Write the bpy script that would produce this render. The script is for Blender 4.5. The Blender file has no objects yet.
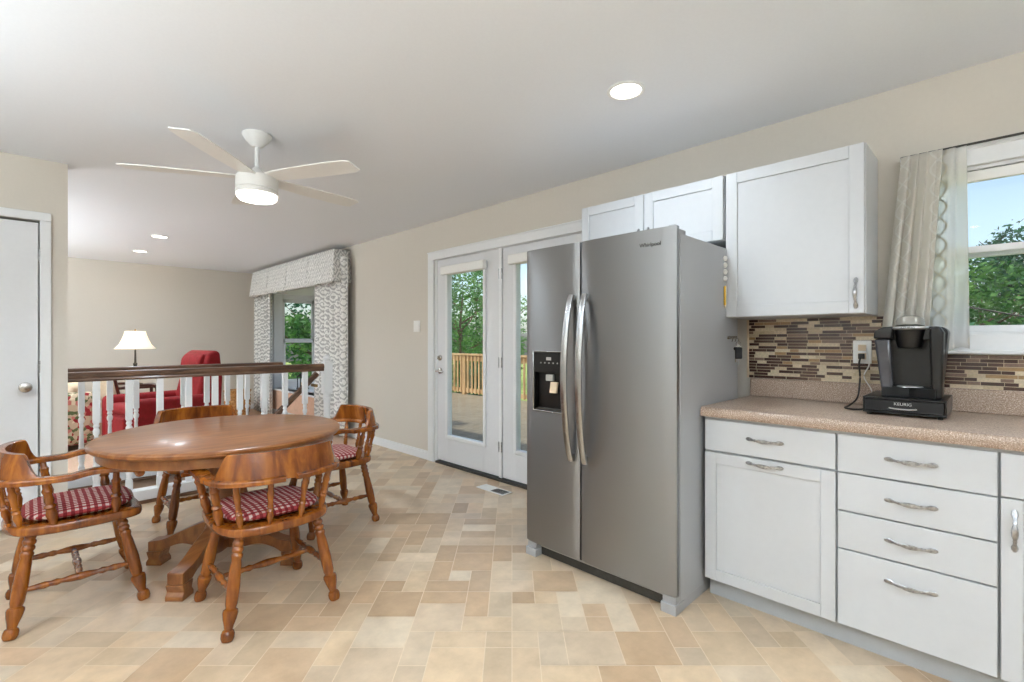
import bpy, bmesh, math, random
from mathutils import Vector, Matrix
R = math.radians
random.seed(7)
SC = bpy.context.scene
COL = SC.collection

# ------------------------------------------------------------------ camera
H = 1.236
cam = bpy.data.cameras.new('camera')
cam.sensor_width = 36.0
cam.lens = 36.0 * 485.5 / 1024
cam.shift_y = -0.0007
cam.clip_start = 0.05
cam.clip_end = 300
camo = bpy.data.objects.new('camera', cam)
COL.objects.link(camo)
camo.location = (0, 0, H)
camo.rotation_euler = (R(90), 0, R(-45))
SC.camera = camo

# ------------------------------------------------------------------ view, world, sun, lamps
SC.view_settings.view_transform = 'Standard'
SC.view_settings.look = 'None'
SC.view_settings.gamma = 1.0
SC.view_settings.use_curve_mapping = False
SC.view_settings.exposure = 0.1

W = bpy.data.worlds.new('sky'); SC.world = W; W.use_nodes = True
nt = W.node_tree; nt.nodes.clear()
wo = nt.nodes.new('ShaderNodeOutputWorld'); wb = nt.nodes.new('ShaderNodeBackground')
sk = nt.nodes.new('ShaderNodeTexSky'); sk.sky_type = 'NISHITA'; sk.sun_disc = False
sk.sun_elevation = R(48); sk.sun_rotation = R(-120); sk.air_density = 1.0; sk.dust_density = 2.5; sk.ozone_density = 1.0
hs = nt.nodes.new('ShaderNodeHueSaturation'); hs.inputs['Saturation'].default_value = 0.85
nt.links.new(sk.outputs[0], hs.inputs['Color']); nt.links.new(hs.outputs[0], wb.inputs[0])
wb.inputs[1].default_value = 0.23
nt.links.new(wb.outputs[0], wo.inputs[0])

sl = bpy.data.lights.new('sun', 'SUN'); sl.energy = 3.2; sl.angle = R(3); sl.color = (1, .96, .9)
so = bpy.data.objects.new('sun', sl); COL.objects.link(so); so.rotation_euler = (R(27), 0, R(-100))

# fixtures (x, y) of the recessed ceiling lights; the lens and trim are built further down
CANS_SEEN = [(2.04, 1.265), (1.09, 6.86), (1.083, 8.17)]
CANS_BACK = [(2.0, -0.9), (0.2, -1.2), (0.1, 1.1), (-1.0, 0.2), (-1.0, 2.4), (-0.6, 6.86)]
CEIL = 2.44
def lamp(name, loc, size, power, col=(.785, .905, 1), shape='DISK', spread=160, rot=(0, 0, 0), sy=None):
    l = bpy.data.lights.new(name, 'AREA'); l.shape = shape; l.size = size
    if sy: l.size_y = sy
    l.energy = power; l.color = col; l.spread = R(spread)
    o = bpy.data.objects.new(name, l); COL.objects.link(o); o.location = loc; o.rotation_euler = rot
    return o
PW_CAN = 7.0
for x, y in CANS_SEEN + CANS_BACK:
    lamp('recessed_lamp_light', (x, y, CEIL - .016), .14, PW_CAN)
# hanging fill lights added to brighten the ceiling, all outside the camera's view (their bodies are built below): x, y, z, length along x, length along y, up watts, down watts
FILL_LIGHTS = [(-.3, -1.1, 1.75, 1.2, .3, 92, 4), (-1.4, 2.0, 1.45, .3, 1.8, 56, 3), (-1.5, 7.1, 1.4, .4, 2.4, 118, 16)]
for x, y, z, a, b, up, dn in FILL_LIGHTS:
    lamp('fill_up_light', (x, y, z + .055), a - .06, up, shape='RECTANGLE', sy=b - .06, spread=180, rot=(R(180), 0, 0))
    lamp('fill_down_light', (x, y, z - .005), a - .06, dn, shape='RECTANGLE', sy=b - .06, spread=180)

# ------------------------------------------------------------------ helpers
def s2l(c):
    return tuple((v / 255 / 12.92) if v / 255 <= .04045 else ((v / 255 + .055) / 1.055) ** 2.4 for v in c)
def rgba(c): return (*s2l(c), 1)

class N:
    def __init__(s, m):
        s.t = m.node_tree; s.n = s.t.nodes; s.l = s.t.links
        s.b = s.n['Principled BSDF']; s.out = s.n['Material Output']
    def new(s, typ, **k):
        n = s.n.new(typ)
        for a, v in k.items():
            if a in n.inputs.keys(): n.inputs[a].default_value = v
            else: setattr(n, a, v)
        return n
    def coord(s, scale=(1, 1, 1), kind='Object', rot=(0, 0, 0)):
        c = s.n.new('ShaderNodeTexCoord'); m = s.n.new('ShaderNodeMapping')
        m.inputs['Scale'].default_value = scale; m.inputs['Rotation'].default_value = rot
        s.l.new(c.outputs[kind], m.inputs[0]); return m.outputs[0]
    def ramp(s, fac, stops, interp='LINEAR'):
        r = s.n.new('ShaderNodeValToRGB'); r.color_ramp.interpolation = interp
        e = r.color_ramp.elements
        while len(e) < len(stops): e.new(.5)
        for q, (p, c) in zip(e, stops): q.position = p; q.color = c
        s.l.new(fac, r.inputs[0]); return r.outputs[0]
    def bump(s, h, st=.2, d=.01):
        b = s.n.new('ShaderNodeBump'); b.inputs['Strength'].default_value = st; b.inputs['Distance'].default_value = d
        s.l.new(h, b.inputs['Height']); s.l.new(b.outputs[0], s.b.inputs['Normal'])
    def math(s, op, a, b=None, c=None):
        m = s.n.new('ShaderNodeMath'); m.operation = op
        for i, v in enumerate((a, b, c)):
            if v is None: continue
            if isinstance(v, (int, float)): m.inputs[i].default_value = v
            else: s.l.new(v, m.inputs[i])
        return m.outputs[0]
def mat(name, col, rough=.5, metal=0.0, spec=None, coat=0, noise=None, emit=None):
    m = bpy.data.materials.new(name); m.use_nodes = True; n = N(m)
    n.b.inputs['Base Color'].default_value = rgba(col)
    n.b.inputs['Roughness'].default_value = rough; n.b.inputs['Metallic'].default_value = metal
    if spec is not None: n.b.inputs['Specular IOR Level'].default_value = spec
    if coat: n.b.inputs['Coat Weight'].default_value = coat; n.b.inputs['Coat Roughness'].default_value = .12
    if noise:
        sc, amt = noise
        t = n.new('ShaderNodeTexNoise', Scale=sc, Detail=3.0); n.l.new(n.coord(), t.inputs['Vector'])
        a = tuple(max(0, v - amt) for v in col); b = tuple(min(255, v + amt) for v in col)
        n.l.new(n.ramp(t.outputs['Fac'], [(.3, rgba(a)), (.7, rgba(b))]), n.b.inputs['Base Color'])
    if emit:
        n.b.inputs['Emission Color'].default_value = (*s2l(emit[0]), 1); n.b.inputs['Emission Strength'].default_value = emit[1]
    return m
def wood(name, dark, mid, light, scale=(14, 14, 1.5), rough=.28, coat=.35, rot=(0, 0, 0)):
    m = mat(name, mid, rough, coat=coat); n = N(m)
    v = n.coord(scale, rot=rot)
    t = n.new('ShaderNodeTexNoise', Scale=1.6, Detail=6.0, Roughness=.6, Distortion=.6); n.l.new(v, t.inputs['Vector'])
    n.l.new(n.ramp(t.outputs['Fac'], [(.28, rgba(dark)), (.5, rgba(mid)), (.75, rgba(light))]), n.b.inputs['Base Color'])
    n.bump(t.outputs['Fac'], .08, .003)
    return m

M = {}
M['wall'] = mat('greige_wall_paint', (213, 206, 195), .85, noise=(60, 1))
M['ceiling'] = mat('ceiling_paint', (238, 241, 246), .9, noise=(80, 1))
M['trim'] = mat('white_trim_paint', (232, 233, 234), .4, noise=(40, 1))
M['doorw'] = mat('white_door_paint', (222, 223, 225), .42, noise=(40, 1))
M['cab'] = mat('white_cabinet_paint', (208, 210, 213), .3, noise=(30, 1))
M['cabgrey'] = mat('pale_grey_cabinet_frame', (188, 191, 195), .45, noise=(30, 1))
M['toe'] = mat('grey_toe_kick', (182, 185, 188), .5, noise=(30, 2))
M['nickel'] = mat('satin_nickel', (190, 186, 180), .25, 1.0, noise=(50, 6))
M['pewter'] = mat('antique_pewter', (172, 173, 176), .28, 1.0, noise=(90, 24))
M['black'] = mat('black_plastic', (9, 9, 10), .3, noise=(60, 2))
M['blackmatte'] = mat('black_matte', (10, 10, 11), .6, noise=(60, 2))
M['dark'] = mat('dark_gap', (22, 21, 20), .8, noise=(60, 2))
M['silver'] = mat('silver_plastic', (205, 205, 203), .3, .6, noise=(40, 4))
M['white_pl'] = mat('white_plastic', (240, 239, 235), .35, noise=(40, 1))
M['chair'] = wood('honey_maple', (78, 34, 4), (130, 68, 12), (172, 104, 30), rough=.26, coat=.35)
M['table'] = wood('oak_table', (98, 52, 20), (132, 80, 38), (162, 108, 60), (3, 16, 6), rough=.3, coat=.25, rot=(0, 0, .5))
M['darkwood'] = wood('dark_walnut_wood', (58, 38, 26), (96, 66, 46), (134, 98, 70), (2, 14, 14), rough=.35)
M['endwood'] = wood('mahogany_wood', (40, 14, 8), (70, 26, 16), (96, 40, 24), (3, 10, 3))
M['red'] = mat('red_velvet', (136, 0, 12), .8, noise=(25, 9))
M['cream'] = mat('cream_fabric', (226, 205, 176), .9, noise=(30, 6))
M['peach'] = mat('peach_bounce_paint', (222, 182, 156), .9, noise=(20, 6))
M['brass'] = mat('aged_brass', (150, 120, 70), .35, 1.0, noise=(30, 15))
M['wicker'] = mat('wicker', (170, 116, 48), .6, noise=(60, 40))
M['concrete'] = mat('outdoor_siding', (214, 208, 196), .8, noise=(20, 5))
M['yellow'] = mat('yellow_pencil_paint', (226, 178, 30), .4, noise=(40, 6))
M['rubber'] = mat('black_cord_rubber', (16, 16, 16), .5, noise=(40, 3))
M['fan'] = mat('fan_white', (238, 238, 236), .35, noise=(30, 1))
M['lens'] = mat('lit_lamp_lens', (255, 250, 240), .4, emit=((255, 246, 232), 9.0))
M['lens2'] = mat('fill_fixture_lens', (255, 250, 240), .4, emit=((255, 246, 232), 3.0))

def gmat(name, c=(1, 1, 1), a=.06):
    m = bpy.data.materials.new(name); m.use_nodes = True; n = N(m); n.n.remove(n.b)
    tr = n.new('ShaderNodeBsdfTransparent'); tr.inputs[0].default_value = (*c, 1)
    gl = n.new('ShaderNodeBsdfGlossy', Roughness=.02)
    lw = n.new('ShaderNodeLayerWeight', Blend=.5); mx = n.new('ShaderNodeMixShader')
    n.l.new(n.math('MULTIPLY_ADD', n.math('POWER', lw.outputs['Facing'], 5.0), .6, .02), mx.inputs[0]); n.l.new(tr.outputs[0], mx.inputs[1]); n.l.new(gl.outputs[0], mx.inputs[2])
    n.l.new(mx.outputs[0], n.out.inputs[0]); return m
M['glass'] = gmat('window_glass', (.96, .985, .975))

# stainless steel: brushed horizontally
def steel(name, col, rough, vert=False):
    m = mat(name, col, rough, 1.0); n = N(m)
    v = n.coord((2, 2, 260) if not vert else (200, 200, 2))
    t = n.new('ShaderNodeTexNoise', Scale=1.5, Detail=4.0); n.l.new(v, t.inputs['Vector'])
    n.l.new(n.math('MULTIPLY_ADD', t.outputs['Fac'], .10, rough - .05), n.b.inputs['Roughness'])
    n.b.inputs['Anisotropic'].default_value = .8
    tg = n.n.new('ShaderNodeTangent'); tg.direction_type = 'RADIAL'; tg.axis = 'Z'; n.l.new(tg.outputs[0], n.b.inputs['Tangent']); n.b.inputs['Anisotropic Rotation'].default_value = 0.25 if not vert else 0
    return m
M['steel'] = steel('brushed_stainless', (150, 151, 152), .38)
M['steelh'] = steel('brushed_handle_steel', (176, 177, 178), .25, True)
M['fside'] = mat('grey_enamel_side', (170, 171, 173), .4, .05, noise=(200, 2))
M['fdark'] = mat('dark_grey_grille', (70, 68, 64), .5, .4, noise=(60, 4))

# counter laminate
m = mat('speckled_laminate', (180, 150, 126), .3); n = N(m)
t = n.new('ShaderNodeTexNoise', Scale=230.0, Detail=2.0, Roughness=.7); n.l.new(n.coord(), t.inputs['Vector'])
n.l.new(n.ramp(t.outputs['Fac'], [(.33, rgba((122, 98, 84))), (.46, rgba((168, 144, 126))), (.56, rgba((180, 158, 140))), (.68, rgba((226, 212, 198)))]), n.b.inputs['Base Color'])
M['laminate'] = m

# floor tile (per-tile body colour stored on the faces of the floor)
m = mat('stone_look_tile', (205, 182, 152), .36); n = N(m)
a = n.new('ShaderNodeAttribute'); a.attribute_name = 'tile'
t = n.new('ShaderNodeTexNoise', Scale=9.0, Detail=8.0, Roughness=.65); n.l.new(n.coord(), t.inputs['Vector'])
mx = n.n.new('ShaderNodeMix'); mx.data_type = 'RGBA'; mx.blend_type = 'MULTIPLY'; mx.inputs[0].default_value = 1
n.l.new(a.outputs['Color'], mx.inputs[6])
n.l.new(n.ramp(t.outputs['Fac'], [(.3, (.84, .82, .8, 1)), (.7, (1.08, 1.07, 1.06, 1))]), mx.inputs[7])
n.l.new(mx.outputs[2], n.b.inputs['Base Color'])
n.l.new(n.math('MULTIPLY_ADD', t.outputs['Fac'], .18, .26), n.b.inputs['Roughness'])
n.bump(t.outputs['Fac'], .12, .004)
M['tile'] = m
M['grout'] = mat('floor_grout', (222, 202, 176), .7, noise=(50, 4))
m = mat('beige_carpet', (204, 172, 148), .95); n = N(m)
t = n.new('ShaderNodeTexNoise', Scale=300.0, Detail=2.0); n.l.new(n.coord(), t.inputs['Vector'])
n.l.new(n.ramp(t.outputs['Fac'], [(.3, rgba((188, 154, 128))), (.7, rgba((218, 188, 164)))]), n.b.inputs['Base Color']); n.bump(t.outputs['Fac'], .5, .01)
M['carpet'] = m

# gingham cushion cloth
m = mat('red_gingham', (180, 40, 50), .9); n = N(m)
v = n.coord((1, 1, 1)); sp = n.n.new('ShaderNodeSeparateXYZ'); n.l.new(v, sp.inputs[0])
def chk(o): return n.math('GREATER_THAN', n.math('FRACT', n.math('MULTIPLY', o, 38.0)), .5)
sm = n.math('MULTIPLY', n.math('ADD', chk(sp.outputs[0]), chk(sp.outputs[1])), .5)
n.l.new(n.ramp(sm, [(0, rgba((212, 196, 186))), (.34, rgba((164, 62, 64))), (.8, rgba((118, 16, 26)))], 'CONSTANT'), n.b.inputs['Base Color'])
M['gingham'] = m

# ikat drape cloth
def ikat(name, base, fig):
    m = mat(name, base, .9); n = N(m)
    v = n.coord((1, 1, 1)); sp = n.n.new('ShaderNodeSeparateXYZ'); n.l.new(v, sp.inputs[0])
    ns = n.new('ShaderNodeTexNoise', Scale=22.0, Detail=3.0); n.l.new(v, ns.inputs['Vector'])
    u = n.math('ADD', n.math('MULTIPLY', n.math('ADD', sp.outputs[1], sp.outputs[0]), 8.5), n.math('MULTIPLY', ns.outputs['Fac'], .35))
    w = n.math('ADD', n.math('MULTIPLY', sp.outputs[2], 6.0), n.math('MULTIPLY', ns.outputs['Fac'], .5))
    pu = n.math('PINGPONG', u, .5); pw = n.math('PINGPONG', w, .5)
    dd = n.math('ADD', pu, pw)
    rg = n.math('FRACT', n.math('MULTIPLY', dd, 3.0))
    n.l.new(n.ramp(rg, [(0, rgba(fig)), (.36, rgba(fig)), (.48, rgba(base)), (.9, rgba(base)), (1, rgba(fig))]), n.b.inputs['Base Color'])
    return m
M['ikat'] = ikat('grey_ikat_cloth', (240, 239, 235), (188, 187, 185))
# floral sofa cloth
m = mat('floral_upholstery', (200, 180, 150), .9); n = N(m)
t = n.new('ShaderNodeTexVoronoi', Scale=30.0); n.l.new(n.coord(), t.inputs['Vector'])
n.l.new(n.ramp(t.outputs['Color'], [(.0, rgba((196, 176, 150))), (.42, rgba((180, 160, 134))), (.5, rgba((150, 40, 44))), (.62, rgba((92, 104, 66))), (.75, rgba((196, 120, 110))), (.85, rgba((220, 204, 176)))], 'CONSTANT'), n.b.inputs['Base Color'])
M['floral'] = m
# sheer kitchen curtain with trellis embroidery
def cloth(name, col, trans, transp):
    m = mat(name, col, .9); n = N(m)
    v = n.coord(); sp = n.n.new('ShaderNodeSeparateXYZ'); n.l.new(v, sp.inputs[0])
    z = n.math('MULTIPLY', sp.outputs[2], 2 * math.pi / .17)
    y = n.math('MULTIPLY', sp.outputs[1], 1 / .062)
    wob = n.math('MULTIPLY', n.math('SINE', z), .42)
    l1 = n.math('LESS_THAN', n.math('ABSOLUTE', n.math('SUBTRACT', n.math('FRACT', n.math('ADD', n.math('MULTIPLY', y, .5), n.math('MULTIPLY', wob, .5))), .5)), .035)
    l2 = n.math('LESS_THAN', n.math('ABSOLUTE', n.math('SUBTRACT', n.math('FRACT', n.math('SUBTRACT', n.math('MULTIPLY', y, .5), n.math('MULTIPLY', wob, .5))), .5)), .035)
    ln = n.math('MAXIMUM', l1, l2)
    mc = n.n.new('ShaderNodeMix'); mc.data_type = 'RGBA'; n.l.new(ln, mc.inputs[0])
    mc.inputs[6].default_value = rgba(col); mc.inputs[7].default_value = rgba((246, 244, 238) if transp < .1 else (206, 202, 192))
    n.l.new(mc.outputs[2], n.b.inputs['Base Color'])
    tl = n.new('ShaderNodeBsdfTranslucent'); n.l.new(mc.outputs[2], tl.inputs[0])
    tp = n.new('ShaderNodeBsdfTransparent')
    m1 = n.new('ShaderNodeMixShader'); m1.inputs[0].default_value = trans
    n.l.new(n.b.outputs[0], m1.inputs[1]); n.l.new(tl.outputs[0], m1.inputs[2])
    m2 = n.new('ShaderNodeMixShader'); n.l.new(n.math('MULTIPLY', n.math('SUBTRACT', 1.0, ln), transp), m2.inputs[0])
    n.l.new(m1.outputs[0], m2.inputs[1]); n.l.new(tp.outputs[0], m2.inputs[2]); n.l.new(m2.outputs[0], n.out.inputs[0])
    return m
M['curt'] = cloth('embroidered_curtain_cloth', (238, 234, 226), .4, 0.0)
M['sheer'] = cloth('sheer_curtain_cloth', (250, 249, 246), .6, .42)
# lampshade
m = mat('lit_lamp_shade', (250, 240, 220), .8, emit=((255, 240, 212), .55)); M['shade'] = m
# mosaic backsplash
def mosaic():
    m = mat('strip_mosaic', (150, 130, 100), .25); n = N(m)
    v = n.coord((1, 1, 1)); sp = n.n.new('ShaderNodeSeparateXYZ'); n.l.new(v, sp.inputs[0])
    rowh = .0165
    r = n.math('DIVIDE', sp.outputs[2], rowh); ri = n.math('FLOOR', r); rf = n.math('FRACT', r)
    wn = n.new('ShaderNodeTexWhiteNoise', noise_dimensions='1D'); n.l.new(ri, wn.inputs['W'])
    # each row: random offset and random tile length
    off = n.math('MULTIPLY', wn.outputs['Value'], 3.7)
    ln = n.math('MULTIPLY_ADD', wn.outputs['Value'], .03, .055)
    u = n.math('ADD', n.math('DIVIDE', sp.outputs[1], ln), off)
    # irregular widths: warp u inside pairs
    uf = n.math('FRACT', n.math('MULTIPLY', u, .5)); ui2 = n.math('FLOOR', n.math('MULTIPLY', u, .5))
    split = n.math('GREATER_THAN', uf, .64)
    ui = n.math('MULTIPLY_ADD', ui2, 2.0, split)
    cv = n.n.new('ShaderNodeCombineXYZ'); n.l.new(ui, cv.inputs[0]); n.l.new(ri, cv.inputs[1])
    w2 = n.new('ShaderNodeTexWhiteNoise', noise_dimensions='2D'); n.l.new(cv.outputs[0], w2.inputs['Vector'])
    dn = n.new('ShaderNodeTexNoise', Scale=120.0, Detail=3.0); n.l.new(v, dn.inputs['Vector'])
    base = n.ramp(w2.outputs['Value'], [(0, rgba((62, 38, 32))), (.34, rgba((212, 196, 168))), (.52, rgba((128, 104, 90))), (.62, rgba((196, 178, 148))), (.74, rgba((80, 56, 46))), (.94, rgba((160, 128, 92)))], 'CONSTANT')
    # grout
    g1 = n.math('GREATER_THAN', n.math('ABSOLUTE', n.math('SUBTRACT', rf, .5)), .435)
    e1 = n.math('LESS_THAN', uf, .012); e2 = n.math('LESS_THAN', n.math('ABSOLUTE', n.math('SUBTRACT', uf, .64)), .008)
    g = n.math('MAXIMUM', g1, n.math('MAXIMUM', e1, e2))
    mx = n.n.new('ShaderNodeMix'); mx.data_type = 'RGBA'; mx.blend_type = 'MULTIPLY'; mx.inputs[0].default_value = .5
    n.l.new(base, mx.inputs[6]); n.l.new(n.ramp(dn.outputs['Fac'], [(.3, (.6, .6, .6, 1)), (.7, (1.2, 1.2, 1.2, 1))]), mx.inputs[7])
    m2 = n.n.new('ShaderNodeMix'); m2.data_type = 'RGBA'; n.l.new(g, m2.inputs[0]); n.l.new(mx.outputs[2], m2.inputs[6]); m2.inputs[7].default_value = rgba((196, 178, 150))
    n.l.new(m2.outputs[2], n.b.inputs['Base Color'])
    n.l.new(n.math('MULTIPLY_ADD', g, .5, .18), n.b.inputs['Roughness'])
    return m
M['mosaic'] = mosaic()
# outdoors
def leafm(name, a, b, c):
    m = mat(name, b, .6); n = N(m)
    t = n.new('ShaderNodeTexNoise', Scale=1.6, Detail=5.0); n.l.new(n.coord(), t.inputs['Vector'])
    cr = n.ramp(t.outputs['Fac'], [(.35, rgba(a)), (.5, rgba(b)), (.68, rgba(c))])
    n.l.new(cr, n.b.inputs['Base Color'])
    tl = n.new('ShaderNodeBsdfTranslucent'); n.l.new(cr, tl.inputs[0]); mx = n.new('ShaderNodeMixShader'); mx.inputs[0].default_value = .35
    n.l.new(n.b.outputs[0], mx.inputs[1]); n.l.new(tl.outputs[0], mx.inputs[2]); n.l.new(mx.outputs[0], n.out.inputs[0])
    return m
M['leafA'] = leafm('tree_leaves_mid_green', (36, 80, 34), (62, 114, 50), (112, 158, 80))
M['leafB'] = leafm('tree_leaves_deep_green', (16, 52, 38), (32, 84, 58), (62, 122, 84))
M['leafC'] = leafm('tree_leaves_fresh_green', (52, 102, 46), (84, 138, 64), (134, 178, 96))
M['leafD'] = leafm('shrub_leaves', (36, 86, 56), (58, 118, 78), (98, 158, 106))
M['bark'] = wood('bark', (60, 48, 38), (92, 76, 62), (124, 106, 88), (6, 6, 1), rough=.9, coat=0)
M['lawn'] = mat('lawn', (150, 170, 90), .95, noise=(1.2, 24))
M['deckw'] = wood('weathered_deck', (104, 94, 78), (138, 126, 106), (166, 152, 128), (2, 12, 2), rough=.6, coat=0)
M['railw'] = wood('cedar_rail', (150, 118, 82), (190, 156, 114), (214, 182, 140), (3, 3, 1), rough=.7, coat=0)

class MB:
    def __init__(s): s.v = []; s.f = []; s.mi = []; s.m = 0
    def add(s, vs, fs):
        o = len(s.v); s.v += [tuple(v) for v in vs]
        for f in fs: s.f.append(tuple(i + o for i in f)); s.mi.append(s.m)
        return s
    def box(s, a, b, mtx=None):
        x0, y0, z0 = [min(p, q) for p, q in zip(a, b)]; x1, y1, z1 = [max(p, q) for p, q in zip(a, b)]
        vs = [Vector(p) for p in [(x0, y0, z0), (x1, y0, z0), (x1, y1, z0), (x0, y1, z0), (x0, y0, z1), (x1, y0, z1), (x1, y1, z1), (x0, y1, z1)]]
        if mtx: vs = [mtx @ v for v in vs]
        return s.add(vs, [(0, 3, 2, 1), (4, 5, 6, 7), (0, 1, 5, 4), (1, 2, 6, 5), (2, 3, 7, 6), (3, 0, 4, 7)])
    def turned(s, p0, p1, prof, seg=14):
        p0 = Vector(p0); p1 = Vector(p1); ax = (p1 - p0); L = ax.length; ax.normalize()
        q = ax.to_track_quat('Z', 'Y'); vs = []; fs = []
        for t, r in prof:
            for k in range(seg):
                a = 2 * math.pi * k / seg
                vs.append(p0 + ax * (t * L) + q @ Vector((r * math.cos(a), r * math.sin(a), 0)))
        for i in range(len(prof) - 1):
            for k in range(seg):
                k2 = (k + 1) % seg
                fs.append((i * seg + k, i * seg + k2, (i + 1) * seg + k2, (i + 1) * seg + k))
        fs.append(tuple(range(seg))[::-1]); fs.append(tuple((len(prof) - 1) * seg + k for k in range(seg)))
        return s.add(vs, fs)
    def cyl(s, p0, p1, r, seg=16): return s.turned(p0, p1, [(0, r), (1, r)], seg)
    def sweep(s, pts, secs, up=Vector((0, 0, 1)), closed=False):
        """secs: per point list of (side, up) offsets; the section follows the path"""
        n = len(pts); m = len(secs[0]); vs = []; fs = []
        pts = [Vector(p) for p in pts]
        for i in range(n):
            if closed: d = pts[(i + 1) % n] - pts[i - 1]
            else: d = pts[min(i + 1, n - 1)] - pts[max(i - 1, 0)]
            d.normalize(); sd = d.cross(up); sd.normalize(); u2 = sd.cross(d)
            for a, b in secs[i]: vs.append(pts[i] + sd * a + u2 * b)
        for i in range(n if closed else n - 1):
            j = (i + 1) % n
            for k in range(m):
                k2 = (k + 1) % m; fs.append((i * m + k, i * m + k2, j * m + k2, j * m + k))
        if not closed:
            fs.append(tuple(range(m))[::-1]); fs.append(tuple((n - 1) * m + k for k in range(m)))
        return s.add(vs, fs)
    def tube(s, pts, rad, seg=8, up=Vector((0, 0, 1))):
        if not isinstance(rad, (list, tuple)): rad = [rad] * len(pts)
        cs = [(math.cos(2 * math.pi * k / seg), math.sin(2 * math.pi * k / seg)) for k in range(seg)]
        return s.sweep(pts, [[(r * c, r * d) for c, d in cs] for r in rad], up)
    def prism(s, poly, z0, z1, mtx=None):
        n = len(poly); vs = [Vector((x, y, z0)) for x, y in poly] + [Vector((x, y, z1)) for x, y in poly]
        if mtx: vs = [mtx @ v for v in vs]
        fs = [tuple(range(n))[::-1], tuple(range(n, 2 * n))] + [(k, (k + 1) % n, (k + 1) % n + n, k + n) for k in range(n)]
        return s.add(vs, fs)
    def grid(s, fn, nu, nv):
        vs = [fn(i / nu, j / nv) for j in range(nv + 1) for i in range(nu + 1)]
        fs = [(j * (nu + 1) + i, j * (nu + 1) + i + 1, (j + 1) * (nu + 1) + i + 1, (j + 1) * (nu + 1) + i) for j in range(nv) for i in range(nu)]
        return s.add(vs, fs)
    def build(s, name, mats, parent=None, bevel=0, smooth=True, solid=0, sub=0, seg=2, sharp=32):
        me = bpy.data.meshes.new(name); me.from_pydata(s.v, [], s.f)
        if not isinstance(mats, (list, tuple)): mats = [mats]
        for q in mats: me.materials.append(q)
        me.polygons.foreach_set('material_index', s.mi)
        bm = bmesh.new(); bm.from_mesh(me); bmesh.ops.recalc_face_normals(bm, faces=bm.faces); bm.to_mesh(me); bm.free()
        if smooth:
            me.polygons.foreach_set('use_smooth', [True] * len(me.polygons)); me.set_sharp_from_angle(angle=R(sharp))
        me.update()
        o = bpy.data.objects.new(name, me); COL.objects.link(o)
        if parent: o.parent = parent
        if solid: q = o.modifiers.new('s', 'SOLIDIFY'); q.thickness = solid; q.offset = 0
        if bevel: q = o.modifiers.new('b', 'BEVEL'); q.width = bevel; q.segments = seg; q.limit_method = 'ANGLE'; q.angle_limit = R(30); q.harden_normals = False
        if sub: q = o.modifiers.new('u', 'SUBSURF'); q.levels = sub; q.render_levels = sub
        return o
def tag(o, label=None, cat=None, group=None, kind=None):
    for k, v in (('label', label), ('category', cat), ('group', group), ('kind', kind)):
        if v: o[k] = v
    return o
def empty(name, loc, label, cat, group=None, rz=0):
    o = bpy.data.objects.new(name, None); COL.objects.link(o); o.location = loc; o.rotation_euler = (0, 0, rz)
    return tag(o, label, cat, group)
def struct(o): o['kind'] = 'structure'; return o
def copy_tree(o, parent=None):
    c = o.copy(); COL.objects.link(c); c.parent = parent
    for ch in list(o.children): copy_tree(ch, c)
    return c
def spline(pts, n=8):
    P = [Vector(p) for p in pts]; P = [P[0] * 2 - P[1]] + P + [P[-1] * 2 - P[-2]]; out = []
    for i in range(1, len(P) - 2):
        for k in range(n):
            t = k / n; a, b, c, d = P[i - 1], P[i], P[i + 1], P[i + 2]
            out.append(.5 * ((2 * b) + (c - a) * t + (2 * a - 5 * b + 4 * c - d) * t * t + (3 * b - a - 3 * c + d) * t ** 3))
    out.append(P[-2]); return out
def text(s, size, mtx, mt, parent, name='lettering', ext=.0006):
    cu = bpy.data.curves.new('t', 'FONT'); cu.body = s; cu.size = size; cu.extrude = ext; cu.align_x = 'CENTER'; cu.align_y = 'CENTER'
    o = bpy.data.objects.new('t', cu); COL.objects.link(o)
    bpy.context.view_layer.update()
    me = bpy.data.meshes.new_from_object(o.evaluated_get(bpy.context.evaluated_depsgraph_get())); bpy.data.objects.remove(o)
    me.name = name; me.transform(mtx); me.materials.clear(); me.materials.append(mt)
    r = bpy.data.objects.new(name, me); COL.objects.link(r); r.parent = parent; return r
# text facing -X, reading along -Y
FACE_MX = Matrix(((0, 0, -1, 0), (-1, 0, 0, 0), (0, 1, 0, 0), (0, 0, 0, 1)))

# ------------------------------------------------------------------ room shell
WX, LY, BY = 2.94, 4.5, 9.52
XM, YM = -1.9, -2.3
RY, RF = 4.62, 5.40          # near and far side of the stairwell
def wall_with_holes(name, x0, x1, ya, yb, holes, z0=-.05, z1=CEIL + .1, m=None):
    """wall in a plane of constant X, holes = (y0,y1,z0,z1)"""
    b = MB(); ys = sorted({ya, yb} | {h[0] for h in holes} | {h[1] for h in holes})
    for a, c in zip(ys[:-1], ys[1:]):
        hs_ = [h for h in holes if h[0] <= a and h[1] >= c]
        if not hs_: b.box((x0, a, z0), (x1, c, z1))
        else:
            h = hs_[0]
            if h[2] > z0: b.box((x0, a, z0), (x1, c, h[2]))
            if h[3] < z1: b.box((x0, a, h[3]), (x1, c, z1))
    return struct(b.build(name, m or M['wall'], smooth=False))
DOOR_Y0, DOOR_Y1, DOOR_Z = 2.13, 4.05, 2.05
KW = (-.95, .245, 1.26, 2.0)      # kitchen window opening
BW = (6.05, 8.62, .43, 2.04)      # bay opening
wall_with_holes('wall_right', WX, WX + .16, YM, BY, [(DOOR_Y0, DOOR_Y1, -.05, DOOR_Z), KW, BW])
struct(MB().box((XM - .15, BY, -.05), (WX + .16, BY + .15, CEIL + .1)).build('wall_back', M['wall'], smooth=False))
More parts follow.
